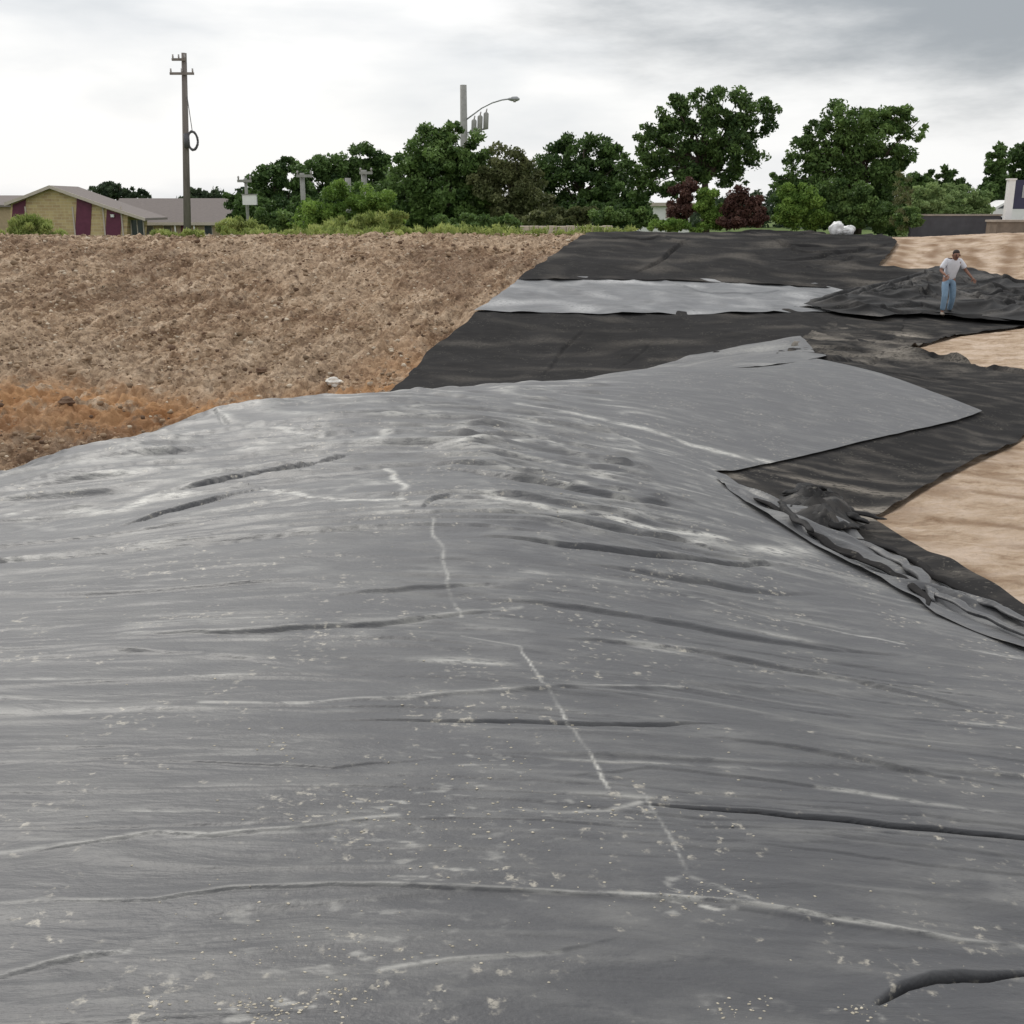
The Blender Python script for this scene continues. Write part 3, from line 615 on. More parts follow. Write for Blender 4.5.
# ------------------------------------------------------------------ vegetation
def leaf_mat(name, dark, light, tr=.25):
    m, t, b = mat_new(name, .6, .25)
    c = mix(t, geta(t, 'tone'), dark, light)
    t.links.new(c, b.inputs['Base Color'])
    tl = N(t, 'ShaderNodeBsdfTranslucent'); t.links.new(c, tl.inputs[0])
    ms = N(t, 'ShaderNodeMixShader'); ms.inputs[0].default_value = tr
    o = [n for n in t.nodes if n.type == 'OUTPUT_MATERIAL'][0]
    t.links.new(b.outputs[0], ms.inputs[1]); t.links.new(tl.outputs[0], ms.inputs[2]); t.links.new(ms.outputs[0], o.inputs[0]); return m
LM = {'deep': leaf_mat('deep_green_leaves', (.028, .060, .018), (.14, .23, .066)), 'mid': leaf_mat('mid_green_leaves', (.038, .080, .020), (.185, .29, .085)),
      'olive': leaf_mat('olive_leaves', (.065, .082, .030), (.20, .215, .095)), 'bright': leaf_mat('fresh_green_leaves', (.075, .15, .026), (.26, .40, .085), .35),
      'yellow': leaf_mat('yellowish_weeds', (.17, .23, .055), (.46, .52, .18), .35), 'red': leaf_mat('reddish_leaves', (.060, .028, .024), (.155, .085, .065)),
      'far': leaf_mat('distant_leaves', (.030, .052, .028), (.075, .11, .055)), 'pale': leaf_mat('pale_vine_leaves', (.14, .22, .075), (.40, .52, .22), .3)}
BARK = simple('bark', (.10, .08, .065), .9, .1, .4, 6, (1, 1, .3), .6)
def leaves(blobs, n, size, seed, clump=.28, up=0, out=1.08, fill=.35):
    r = np.random.default_rng(seed); V = []; T = []
    vol = np.array([b[3]*b[5] for b in blobs]); vol = vol/vol.sum()
    for (cx, cy, cz, rx, ry, rz), w in zip(blobs, vol):
        k = max(30, int(n*w*2.3)); rc = clump*min(rx, rz)+.12
        nc = max(6, int(3.4*(rx*rz)/(rc*rc)))
        dr = r.normal(size=(nc, 3)); dr /= np.linalg.norm(dr, axis=1)[:, None]
        cc = dr*(out*r.uniform(.30, 1, nc)**.45)[:, None]*np.array([rx, ry, rz]); tone = r.uniform(0, 1, nc)
        sz = r.uniform(.55, 1.25, nc)*rc
        j = r.integers(0, nc, k); g = r.normal(size=(k, 3)); g /= np.linalg.norm(g, axis=1)[:, None]; g *= (r.uniform(0, 1, k)**.5)[:, None]
        cc = np.where((r.uniform(0, 1, nc) < fill)[:, None], dr*(r.uniform(0, .75, nc)**.6)[:, None]*np.array([rx, ry, rz]), cc)
        p = cc[j]+g*sz[j][:, None]*np.array([1, 1, .75]) + np.array([cx, cy, cz])
        V.append(p); T.append(np.clip(.75*tone[j]+r.uniform(-.2, .35, k), 0, 1))
    p = np.concatenate(V); T = np.concatenate(T); k = len(p)
    a = r.normal(size=(k, 3)); a[:, 2] += up; a /= np.linalg.norm(a, axis=1)[:, None]
    b = np.cross(a, r.normal(size=(k, 3))); b /= np.linalg.norm(b, axis=1)[:, None]
    s = (size*.80*r.uniform(.55, 1.35, k))[:, None]; asp = 1.7 if not up else 4.5
    q = np.stack([p-a*s*.5*asp**.5, p+b*s*.38/asp**.3, p+a*s*.5*asp**.5, p-b*s*.38/asp**.3], 1)
    return q.reshape(-1, 3), np.arange(4*k).reshape(-1, 4), np.repeat(T, 4)
def crown_mesh(name, blobs, n, size, seed, mat, parent=None, **kw):
    v, f, T = leaves(blobs, n, size, seed, **kw); me = np_mesh(name, v, f, False); attr(me, 'tone', T); return link(name, me, LM[mat], parent)
def px_blobs(bl, Y, x0, y0, z0, dep=.8):
    o = []
    for (u, v, ru, rv) in bl:
        c = at(u, v, Y); s = Y/F*1.09; rx, rz = ru*s, rv*s
        o.append((c.x-x0, c.y-y0+random.uniform(-.25, .25)*rx, c.z-z0, rx, max(rx, rz)*dep, rz))
    return o
def tree(name, label, bl, Y, tu, mat, n, size, seed, group=None, tw=.16, cat='tree', tilt=0, **kw):
    b = at(tu, 240, Y); z0 = h1(b.x, Y)-.05
    root = empty(name, (b.x, Y, z0), label, cat, group)
    bb = px_blobs(bl, Y, b.x, Y, z0)
    crown_mesh('crown', bb, n, size, seed, mat, root, **kw)
    mb = MB(); top = max(q[2]+q[5]*.3 for q in bb); cx = sum(q[0]*q[3] for q in bb)/sum(q[3] for q in bb)
    rnd = random.Random(seed); fk = top*.38; pts_ = [(0, 0, 0), (tilt*.3+.05, .03, fk*.5), (tilt*.6+cx*.15, 0, fk), (cx*.5, .1, top*.66), (cx*.85, 0, top)]
    mb.tube(pts_, [tw*1.25, tw*.9, tw*.75, tw*.42, tw*.1], 8)
    for q in bb:
        st = Vector(pts_[2]).lerp(Vector(pts_[3]), rnd.uniform(0, .8)); e_ = Vector(q[:3])
        for s in range(2):
            f_ = e_+Vector((rnd.uniform(-.6, .6)*q[3], rnd.uniform(-.6, .6)*q[4], rnd.uniform(-.2, .7)*q[5]))
            md = st.lerp(f_, .5)+Vector((rnd.uniform(-.2, .2), rnd.uniform(-.2, .2), rnd.uniform(0, .3)))
            mb.tube([st, md, f_], [tw*.36, tw*.22, tw*.06], 6)
    mb.build('trunk', BARK, root, True)
    return root
def shrub(label, bl, Y, mat, n, size, seed, group=None, name='shrub', cat='shrub', **kw):
    u = sum(q[0] for q in bl)/len(bl); b = at(u, 235, Y); z0 = h1(b.x, Y)
    o = crown_mesh(name, px_blobs(bl, Y, b.x, Y, z0), n, size, seed, mat, None, **kw); o.location = (b.x, Y, z0)
    return tag(o, label, cat, group)
G1 = 'trees along the skyline'
# left, beyond the buildings
tree('broadleaf_tree', 'small round dark tree rising behind the ridge between the gabled building and the long roof', [(104,191,12,8),(120,192,16,7),(136,196,12,6)], 140, 116, 'far', 2600, .5, 11, G1, .25)
tree('broadleaf_tree', 'low dark tree just showing above the long roof near the tall utility pole', [(196,197,14,6),(210,199,12,6)], 140, 203, 'far', 1800, .5, 12, G1, .25)
# long row
tree('broadleaf_tree', 'short dark tree at the left end of the row beside the white box pole', [(236,208,12,14),(247,215,12,14),(256,196,10,14)], 78, 246, 'deep', 5200, .27, 13, G1)
tree('broadleaf_tree', 'rounded dark tree behind the slim pole with a crossarm', [(270,187,20,20),(290,184,18,22),(272,212,22,20),(294,210,18,20)], 76, 282, 'deep', 8200, .27, 14, G1)
tree('broadleaf_tree', 'dark tree standing behind the pair of short grey poles', [(318,178,20,20),(338,172,18,20),(328,200,24,24),(305,200,14,20)], 80, 324, 'deep', 8200, .28, 15, G1)
tree('broadleaf_tree', 'dark flat topped tree just left of the tallest crown in the row', [(362,168,18,20),(376,164,12,14),(370,196,22,24),(386,190,16,20)], 82, 368, 'deep', 7800, .28, 16, G1)
tree('broadleaf_tree', 'broad dark green tree in front of the tall mast with the street light', [(428,158,24,24),(456,152,22,20),(432,138,13,12),(452,130,9,9),(478,168,22,26),(448,186,36,30),(412,186,20,28),(440,212,34,20),(478,205,24,26),(410,165,16,18)], 64, 450, 'mid', 15500, .23, 17, G1, .2)
tree('broadleaf_tree', 'olive brown tree next to the broad green tree at its right', [(503,170,20,20),(522,172,14,18),(500,195,26,26),(530,198,18,24),(512,216,26,16)], 62, 512, 'olive', 9500, .21, 18, G1)
tree('broadleaf_tree', 'dark domed tree with gaps of light under its crown', [(562,158,24,18),(590,154,24,15),(612,168,18,20),(548,180,16,24),(580,182,26,20),(612,194,24,22),(556,206,16,16),(594,206,22,12)], 70, 582, 'deep', 11000, .24, 19, G1, .2)
tree('broadleaf_tree', 'tall leaning tree with an open spreading crown above the reddish shrubs', [(700,112,20,17),(725,112,20,17),(748,122,20,15),(766,112,11,9),(676,124,18,13),(655,134,14,10),(664,152,24,15),(692,140,26,22),(726,140,26,22),(748,150,14,14),(640,168,18,14),(662,180,22,14),(640,188,14,10),(690,168,22,14),(720,166,22,12),(734,178,12,8),(678,104,9,7),(742,100,9,6)], 54, 704, 'deep', 13000, .19, 20, G1, .2, clump=.30, fill=.12, out=1.16)
tree('broadleaf_tree', 'big bushy tree left of the dark wall with jagged upper twigs', [(850,122,22,18),(876,124,20,18),(898,122,16,12),(914,128,11,9),(826,128,15,11),(812,146,15,13),(838,150,26,22),(872,152,28,22),(800,170,18,16),(822,178,26,20),(858,184,32,24),(890,176,18,18),(786,186,13,13),(848,206,32,20),(896,158,14,12),(806,204,24,20)], 55, 856, 'mid', 19000, .19, 21, G1, .2, clump=.30, fill=.25, out=1.18)
tree('broadleaf_tree', 'small dark tree just right of the big bushy tree', [(906,190,12,14),(918,184,9,8),(914,202,14,12)], 62, 912, 'mid', 3200, .22, 22, G1, .1)
tree('broadleaf_tree', 'small tree with two rounded tops above the pale vine mound', [(932,182,8,8),(952,182,10,8),(946,172,4,5),(936,196,16,10),(958,190,8,8)], 66, 944, 'deep', 3600, .22, 23, G1, .1)
tree('broadleaf_tree', 'dark tree with two upright limbs left of the white post', [(994,162,8,12),(1000,150,6,6),(998,180,12,14),(990,200,12,14),(1004,196,8,14)], 62, 998, 'deep', 5200, .22, 24, G1, .12)
tree('broadleaf_tree', 'dark tree cut by the right edge behind the blue sign', [(1022,156,10,14),(1034,165,16,22),(1026,182,14,16),(1036,198,18,20)], 64, 1028, 'deep', 6500, .22, 25, G1, .15)
# shrubs
GS = 'shrubs along the crest'
shrub('fresh green shrub at the foot of the big bushy tree on its left', [(796,200,16,16),(790,216,14,12),(812,212,16,14)], 50, 'bright', 5200, .14, 31, GS)
shrub('broad fresh green shrub at the foot of the big bushy tree on its right', [(846,196,22,15),(862,208,26,16),(880,218,18,12),(838,216,20,12)], 50, 'mid', 7600, .14, 32, GS)
shrub('red brown shrub under the leaning tree, left of its trunk', [(682,200,12,16),(676,212,10,10),(690,188,8,8)], 50, 'red', 3400, .14, 33, GS)
shrub('red brown bushy shrub right of the leaning tree', [(742,206,16,12),(754,214,14,10),(734,216,14,10),(740,196,8,7)], 49, 'red', 4200, .14, 34, GS)
shrub('green shrub between the two red brown shrubs', [(710,210,13,18),(704,196,8,12),(718,220,12,10)], 49.5, 'bright', 3600, .14, 35, GS)
shrub('low bright green weeds below the left red brown shrub', [(686,226,26,5),(664,226,18,6)], 48.5, 'bright', 3000, .12, 36, GS)
shrub('low green shrub between the domed tree and the leaning tree', [(640,218,16,9),(620,218,14,9),(604,216,12,8)], 51, 'mid', 4200, .15, 37, GS)
shrub('olive shrub at the foot of the domed tree', [(560,218,20,8),(582,218,18,8),(540,220,14,8)], 53, 'olive', 4200, .16, 38, GS)
shrub('low green shrub under the broad green tree', [(452,226,18,9),(480,224,20,10),(500,226,18,8)], 50, 'mid', 4200, .15, 39, GS)
shrub('bright weedy shrub in front of the pair of short grey poles', [(330,210,26,20),(352,203,22,18),(374,212,20,18),(392,224,12,10),(306,224,16,10)], 48, 'bright', 8200, .13, 40, GS)
shrub('yellowish weeds at the crest beside the bright weedy shrub', [(340,228,24,8),(376,226,22,10),(398,222,8,10)], 45, 'yellow', 3600, .12, 41, GS, up=1.2)
shrub('dark shrub at the foot of the slim pole with a crossarm', [(272,222,18,12),(290,224,14,10)], 50, 'mid', 3200, .15, 42, GS)
shrub('bright shrub below the white box on its pole', [(242,226,14,9),(230,230,12,6),(256,230,10,6)], 46, 'yellow', 2600, .12, 43, GS, up=.8)
shrub('yellow green weeds in front of the gabled building', [(30,230,16,12),(44,234,14,9),(18,236,14,7),(56,238,10,5)], 38, 'yellow', 3600, .10, 44, GS, up=1.2)
shrub('sparse weeds in front of the long low building', [(176,234,14,5),(160,236,12,4),(196,237,12,4)], 39, 'yellow', 1300, .10, 45, GS, up=1.2)
shrub('tall thin weed stalks right of the big bushy tree', [(902,198,2.5,28),(900,222,6,8)], 48, 'olive', 500, .14, 46, GS, up=1.2)
shrub('dark green shrub at the left end of the dark wall', [(906,222,9,9),(914,218,10,9)], 48, 'mid', 1800, .13, 47, GS)
shrub('pale green vine mound leaning over the left end of the dark wall', [(916,206,16,10),(928,197,14,10),(940,203,12,11),(906,215,9,7)], 50, 'pale', 3600, .12, 48, GS)
shrub('wide pale green vine mound behind the dark wall', [(958,194,17,9),(974,201,15,10),(946,205,16,9),(984,210,11,7),(962,210,20,6)], 52, 'pale', 5200, .13, 49, GS)
for i, (u, v, ru, rv, mt, lb_) in enumerate([(262,216,20,16,'deep','dark understory bush behind the white box pole'),(304,214,20,16,'deep','dark understory bush behind the slim pole with a crossarm'),(352,208,26,20,'deep','dark understory bush behind the pair of short grey poles'),(404,208,24,22,'deep','dark understory bush left of the broad green tree'),(468,212,30,20,'mid','dense undergrowth below the broad green tree crown'),(534,210,26,18,'olive','olive undergrowth between the olive tree and the domed tree'),(588,214,30,12,'deep','dark undergrowth beneath the domed tree'),(630,206,18,16,'deep','dark undergrowth right of the domed tree'),(826,206,30,22,'mid','dense undergrowth below the big bushy tree at left'),(878,208,30,20,'mid','dense undergrowth below the big bushy tree at right'),(925,208,16,14,'deep','dark bush between the bushy tree and the vine mound')]):
    shrub(lb_, [(u-ru*.4, v, ru*.7, rv), (u+ru*.4, v+2, ru*.7, rv*.9), (u, v-rv*.3, ru*.6, rv*.7)], 66 if u < 800 else 56, mt, 4200, .22, 70+i, 'undergrowth below the trees')
# far wood closing the view
v_, f_, T_ = leaves([(x, 170+random.uniform(-12, 12), -.4+random.uniform(-.3, .6), 9, 6, 2.9+random.uniform(-.5, .9)) for x in range(-60, 150, 9)], 26000, .8, 55)
me = np_mesh('distant_wood', v_, f_, False); attr(me, 'tone', T_); tag(link('distant_wood', me, LM['far']), 'low dark wood far off on the horizon', 'wood', kind='stuff')
# weeds scattered over the crest of the bank
vv = []; 
rg = np.random.default_rng(66); bl_ = []
for u in range(205, 640, 9):
    u_ = u+rg.uniform(-4, 4); p = hit(u_, 236, 30); bl_.append((p[0], p[1]+1.2+rg.uniform(0, 2), h1(p[0], p[1]+1)+.05, .45, .4, rg.uniform(.08, .3)))
v_, f_, T_ = leaves(bl_, 3200, .13, 67, up=1.5)
me = np_mesh('grass_tufts', v_, f_, False); attr(me, 'tone', T_); tag(link('grass_tufts', me, LM['yellow']), 'ragged green weeds fringing the top of the earth bank', 'grass', kind='stuff')

# ------------------------------------------------------------------ clods and stones on the bank (uncountable)
def rock_pts(r, seed):
    rr = np.random.default_rng(seed); ico = [(-1,0,1.6),(1,0,1.6),(-1,0,-1.6),(1,0,-1.6),(0,1.6,1),(0,1.6,-1),(0,-1.6,1),(0,-1.6,-1),(1.6,1,0),(-1.6,1,0),(1.6,-1,0),(-1.6,-1,0)]
    p = np.array(ico)/1.9*r*rr.uniform(.65, 1.2, (12, 1))*np.array([1.1, 1, .7]); return p
ICO = np.array([(0,4,1),(0,9,4),(9,5,4),(4,5,8),(4,8,1),(8,10,1),(8,3,10),(5,3,8),(5,2,3),(2,7,3),(7,10,3),(7,6,10),(7,11,6),(11,0,6),(0,1,6),(6,1,10),(9,0,11),(9,11,2),(9,2,5),(7,2,11)])
def scatter(name, label, n, region, rad, mat, seed):
    rg = np.random.default_rng(seed); V = []; Fc = []; k = 0
    us = rg.uniform(region[0], region[1], n*4); ys = rg.uniform(region[2], region[3], n*4)
    xs = us*(ys+3); z = H(xs, ys); cov = np.zeros(len(xs), bool)
    for pl in (near_poly, dark_low_poly, dark_floor_poly, light_band_poly, dark_top_poly, flap_poly, back_light_poly):
        cov |= inside(xs, ys, pl) | (pdist(xs, ys, pl, True) < .15)
    cov |= (np.abs(ys-21.0-.02*xs) < 1.6) & (rg.random(len(xs)) < .7)
    ok = np.where(~cov)[0][:n]; base = [rock_pts(1, s) for s in range(12)]
    for i in ok:
        r = rad*(.4+rg.exponential(.38)); a = rg.uniform(0, 6.28); c, s = math.cos(a), math.sin(a)
        b = base[rg.integers(12)]*r; p = np.stack([b[:, 0]*c-b[:, 1]*s+xs[i], b[:, 0]*s+b[:, 1]*c+ys[i], b[:, 2]+z[i]+.03], 1); V.append(p); Fc.append(ICO+12*k); k += 1
    me = np_mesh(name, np.concatenate(V), np.concatenate(Fc), False); return tag(link(name, me, mat), label, 'rubble', kind='stuff')
CL = simple('dried_clod', (.30, .22, .15), .95, .1, .5, 1.2, None, .5); CLP = simple('pale_stone', (.52, .44, .34), .9, .2, .3, 2, None, .4); CLD = simple('dark_clod', (.15, .10, .07), .95, .1, .4, 1.2)
scatter('earth_clods', 'brown clods strewn over the bare earth bank', 4500, (-.52, .16, 15, 43), .042, CL, 81)
scatter('dark_clods', 'darker damp clods strewn over the earth bank', 900, (-.52, .12, 16, 40), .042, CLD, 82)
scatter('pale_stones', 'pale stones strewn over the earth bank', 1500, (-.52, .18, 14, 43), .035, CLP, 83)
# crumbs of dried mud on the near sheet
rg = np.random.default_rng(91); V = []; Fc = []; base = [rock_pts(1, s) for s in range(8)]; cx_ = []; 
for (u, v, ru, rv, k) in [(400,830,140,40,150),(330,950,150,40,120),(270,1014,50,12,90),(340,1000,30,14,40),(700,898,60,16,60),(600,815,80,10,40),(470,775,60,25,40),(280,748,18,12,26),(150,1006,20,14,16),(512,760,480,240,170),(740,1014,30,10,30),(860,1016,30,8,24),(640,520,90,30,50),(300,500,90,16,20)]:
    for _ in range(k):
        a, b_ = u+rg.normal()*ru*.6, v+rg.normal()*rv*.6
        if b_ > 395: cx_.append((a, min(b_, 1040)))
g_ = np.array([ray(a, b_) for a, b_ in cx_]); P0 = np.array([hit(a, b_) for a, b_ in cx_])
dzz = near_disp(P0[:, 0], P0[:, 1])[0]; zz = H(P0[:, 0], P0[:, 1])+dzz
for i, (x, y) in enumerate(P0):
    r = min(.0024*rg.uniform(.3, 1)**1.5*(1+y*.22)*1.25, .02); b = base[i % 8]*r
    V.append(b*np.array([1.2, 1, .5])+np.array([x, y, zz[i]+r*.1])); Fc.append(ICO+12*i)
me = np_mesh('mud_crumbs', np.concatenate(V), np.concatenate(Fc), False); tag(link('mud_crumbs', me, simple('dried_mud', (.46, .42, .34), .95, .1, .3, 30)), 'tan crumbs of dried mud scattered on the grey sheet', 'crumbs', kind='stuff')
def rock(label, u, v, ymin, r, mat, seed):
    p = hit(u, v, ymin); bm = bmesh.new(); bmesh.ops.create_icosphere(bm, subdivisions=3, radius=r)
    for q in bm.verts:
        n_ = q.co.normalized(); f = 1+.28*math.sin(n_.x*3+seed)*math.cos(n_.y*4+seed*2)+.15*math.sin(n_.z*7+seed); q.co = Vector((q.co.x*f*1.2, q.co.y*f, q.co.z*f*.75))
    me = bpy.data.meshes.new('rock'); bm.to_mesh(me); bm.free(); o = link('rock', me, mat); o.location = (p[0], p[1], h1(*p)+r*.4); return tag(o, label, 'rock')
WR = simple('white_rock', (.75, .73, .68), .85, .2, .12, 9, None, .4)
rock('bright white rock just behind the edge of the mound sheet near the orange soil', 334, 384, 18, .12, WR, 1)
rock('dark brown lump of earth above the orange soil at left', 67, 404, 15, .11, CLD, 2)
rock('brown lump of earth resting on the bank near the dark sheet corner', 262, 372, 15, .09, CLD, 4)

# ------------------------------------------------------------------ buildings
m, t, b = mat_new('yellow_stone', .9, .2)
br = N(t, 'ShaderNodeTexBrick', Scale=1.0); br.inputs['Brick Width'].default_value = .75; br.inputs['Row Height'].default_value = .28; br.inputs['Mortar Size'].default_value = .02
tcn = N(t, 'ShaderNodeTexCoord'); mpn = N(t, 'ShaderNodeMapping'); mpn.inputs['Rotation'].default_value = (R(90), 0, 0); t.links.new(tcn.outputs['Object'], mpn.inputs[0]); t.links.new(mpn.outputs[0], br.inputs['Vector'])
br.inputs['Color1'].default_value = (.54, .42, .22, 1); br.inputs['Color2'].default_value = (.40, .28, .16, 1); br.inputs['Mortar'].default_value = (.55, .48, .33, 1); br.offset = .5
t.links.new(mix(t, maprange(t, noise(t, .9, 5, .7), .4, .7, 0, .6), br.outputs[0], (.60, .50, .27)), b.inputs['Base Color']); STONE = m
MAR = simple('maroon_panel', (.13, .035, .065), .6, .3, .15, 2); SHIN = simple('shingle_roof', (.20, .175, .165), .9, .2, .14, 3, (1, 6, 6), .4); TRIM = simple('pale_trim', (.50, .44, .38), .7, .3, .08)
GLASS = simple('window_glass', (.05, .06, .07), .12, .6, .2, 1); WHITE = simple('white_paint', (.78, .78, .77), .5, .3, .05); TAN = simple('tan_wall', (.42, .33, .22), .85, .2, .12); DGREY = simple('dark_grey_metal', (.09, .09, .10), .5, .4, .12)
Yb = 110.0
def loc(u, v, Y=Yb, o=(0, 0, 0)): p = at(u, v, Y); return (p.x-o[0], p.z-o[2])
ox = at(60, 240, Yb).x; oz = h1(ox, Yb)
gb = empty('gabled_building', (ox, Yb, oz), 'yellow stone building with maroon panels and a low gable, far left', 'building', None); o3 = (ox, 0, oz)
def pl_(l): return [loc(u, v, Yb, o3) if v < 240 else (loc(u, v, Yb, o3)[0], 0) for u, v in l]
mb = MB(); mb.prism(pl_([(11,260),(128,260),(128,215),(76,196),(52,188),(27,197),(11,203)]), 0, 6); mb.build('stone_wall', STONE, gb)
mb = MB(); th = .22
ridge = [loc(u, v, Yb, o3) for u, v in [(7,203),(27,195.5),(52,185.5),(77,194.5),(110,206),(147,218)]]
mb.prism(ridge+[(x, z-th) for x, z in ridge[::-1]], -.6, 6.6); mb.build('roof', SHIN, gb)
mb = MB(); mb.prism([(x, z+.02) for x, z in ridge]+[(x, z-.28) for x, z in ridge[::-1]], -.68, -.603); mb.build('fascia', TRIM, gb)
for l in ([(13,260),(26,260),(26,199.5),(13,204.5)], [(77,260),(92,260),(92,204),(77,198)], [(107,260),(122,260),(122,214.5),(107,209.5)]):
    mb = MB(); mb.prism(pl_(l), -.06, -.004); mb.build('maroon_panel', MAR, gb)
for u in (28, 75, 105, 123):
    mb = MB(); x = loc(u, 230, Yb, o3)[0]; mb.box((x, -.05, 1.6), (.14, .09, 3.2)); mb.build('corner_trim', TRIM, gb)
lm = MB(); q_ = loc(113, 216, Yb, o3); lm.box((q_[0], -.16, q_[1]), (.3, .18, .22)); lm.box((q_[0], -.16, q_[1]+.13), (.36, .24, .05)); lm.build('wall_lamp', WHITE, gb)
mb = MB(); q_ = loc(136, 228, Yb, o3); zg = loc(136, 219, Yb, o3)[1]-.1; mb.box((q_[0]-.1, .8, zg/2), (1.3, .1, zg)); mb.build('entry_glass', GLASS, gb)
for dx in (-.7, -.1, .5):
    mb = MB(); mb.box((q_[0]+dx, .72, zg/2), (.08, .06, zg)); mb.build('mullion', TRIM, gb)
# left wing
ox2 = at(-12, 240, 118).x; wz = h1(ox2, 118); wg = empty('low_building', (ox2, 118, wz), 'tan low building cut by the left edge behind the gabled building', 'building')
f8 = lambda u, v: loc(u, v, 118, (ox2, 0, wz))
mb = MB(); a_, b_ = f8(-40, 204), f8(12, 204); mb.prism([(a_[0], 0), (b_[0], 0), (b_[0], b_[1]), (a_[0], a_[1])], 0, 8); mb.build('wall', TAN, wg)
mb = MB(); p1, p2 = f8(-40, 205), f8(13, 205); zt = f8(0, 195)[1]
mb.add([(p1[0]-.4, -.5, p1[1]), (p2[0]+.2, -.5, p1[1]), (p2[0]+.2, 8.5, p1[1]), (p1[0]-.4, 8.5, p1[1]), (p1[0]-.4, 4, zt), (p2[0]+.2, 4, zt), (p1[0]-.4, -.5, p1[1]-.2), (p2[0]+.2, -.5, p1[1]-.2), (p2[0]+.2, 8.5, p1[1]-.2), (p1[0]-.4, 8.5, p1[1]-.2)],
    [(0,1,5,4),(2,3,4,5),(1,2,5),(3,0,4),(6,7,1,0),(7,8,2,1),(8,9,3,2),(9,6,0,3),(9,8,7,6)]); mb.build('roof', SHIN, wg)
# long low house
ox3 = at(170, 240, 122).x; hz = h1(ox3, 122); hg = empty('long_building', (ox3, 122, hz), 'long low building with a grey brown hipped roof behind the tall utility pole', 'building'); f9 = lambda u, v: loc(u, v, 122, (ox3, 0, hz))
xl, ze = f9(125, 222.5); xr = f9(228, 222)[0]; zr = f9(0, 198)[1]
mb = MB(); mb.prism([(xl+.5, 0), (xr-.5, 0), (xr-.5, ze-.05), (xl+.5, ze-.05)], .6, 9); mb.build('wall', TAN, hg)
mb = MB(); a1, a2 = f9(104, 198)[0], f9(222, 198)[0]
mb.add([(xl-2, 0, ze), (xr+.3, 0, ze), (xr+.3, 9.6, ze), (xl-2, 9.6, ze), (a1, 4.8, zr), (a2, 4.8, zr), (xl-2, 0, ze-.22), (xr+.3, 0, ze-.22), (xr+.3, 9.6, ze-.22), (xl-2, 9.6, ze-.22)],
    [(0,1,5,4),(2,3,4,5),(1,2,5),(3,0,4),(7,8,2,1),(8,9,3,2),(9,6,0,3),(9,8,7,6)]); mb.build('roof', SHIN, hg)
mb = MB(); mb.box(((xl-2+xr+.3)/2, -.05, ze-.13), (xr+2.3-xl, .08, .3)); mb.build('gutter', TRIM, hg)
for u in (148, 166, 207):
    mb = MB(); x, z = f9(u, 230); mb.box((x, .56, z), (.9, .07, 1.0)); fr = mb.build('window', TRIM, hg)
    mb = MB(); mb.box((x, .515, z), (.76, .02, .86)); mb.build('pane', GLASS, fr)
mb = MB(); x, z = f9(184, 230); mb.box((x, .56, z-.3), (.95, .07, 2.0)); dr_ = mb.build('door', MAR, hg)
mb = MB(); mb.tube([(x+.35, .48, z-.3), (x+.35, .48, z-.1)], .025, 8); mb.build('handle', DGREY, dr_)
for u in (141, 175, 194, 221):
    mb = MB(); x = f9(u, 230)[0]; mb.box((x, .12, ze/2-.1), (.13, .13, ze-.2)); mb.build('porch_post', WHITE, hg)
# white building under the leaning tree
ox4 = at(700, 220, 84).x; sz_ = h1(ox4, 84); sg_ = empty('white_building', (ox4, 84, sz_), 'low white building glimpsed under the crown of the leaning tree', 'building'); f7 = lambda u, v: loc(u, v, 84, (ox4, 0, sz_))
xl, ze = f7(638, 206); xr = f7(690, 206)[0]; zr = f7(0, 199)[1]
mb = MB(); mb.prism([(xl, 0), (xr, 0), (xr, ze), (xl, ze)], 0, 6); mb.build('wall', WHITE, sg_)
mb = MB(); mb.box(((xl+xr)/2, 3, ze+.12), (xr-xl+.6, 6.6, .24)); mb.build('roof', TRIM, sg_)
for u in (672,):
    mb = MB(); x, z = f7(u, 213); mb.box((x, -.03, z), (.9, .05, .7)); fr = mb.build('window', TRIM, sg_)
    mb = MB(); mb.box((x, -.065, z), (.75, .02, .56)); mb.build('pane', GLASS, fr)

# ------------------------------------------------------------------ poles
WOOD = simple('weathered_pole_wood', (.20, .18, .165), .9, .1, .3, 4, (1, 1, .1), .5); STEEL = simple('galvanised_steel', (.34, .35, .36), .45, .5, .1, 3, metal=.4); PORC = simple('porcelain', (.35, .33, .32), .3, .5, .1); PGREY = simple('grey_pole', (.30, .30, .28), .8, .2, .15)
def pole_root(name, label, u, Y, cat, group=None):
    p = at(u, 235, Y); z0 = h1(p.x, Y)-.1; return empty(name, (p.x, Y, z0), label, cat, group), z0, p.x
rt, z0, x0 = pole_root('utility_pole', 'tall wooden utility pole with crossarms and a looped cable, in front of the long roof', 187, 60, 'utility pole')
zt = at(184, 53, 60).z-z0; f = lambda u, v: (at(u, v, 60).x-x0, at(u, v, 60).z-z0)
xt = f(184, 53)[0]; mb = MB(); mb.tube([(0, 0, 0), (xt*.5, 0, zt*.5), (xt, 0, zt)], [.20, .165, .13], 14); mb.build('pole', WOOD, rt, True)
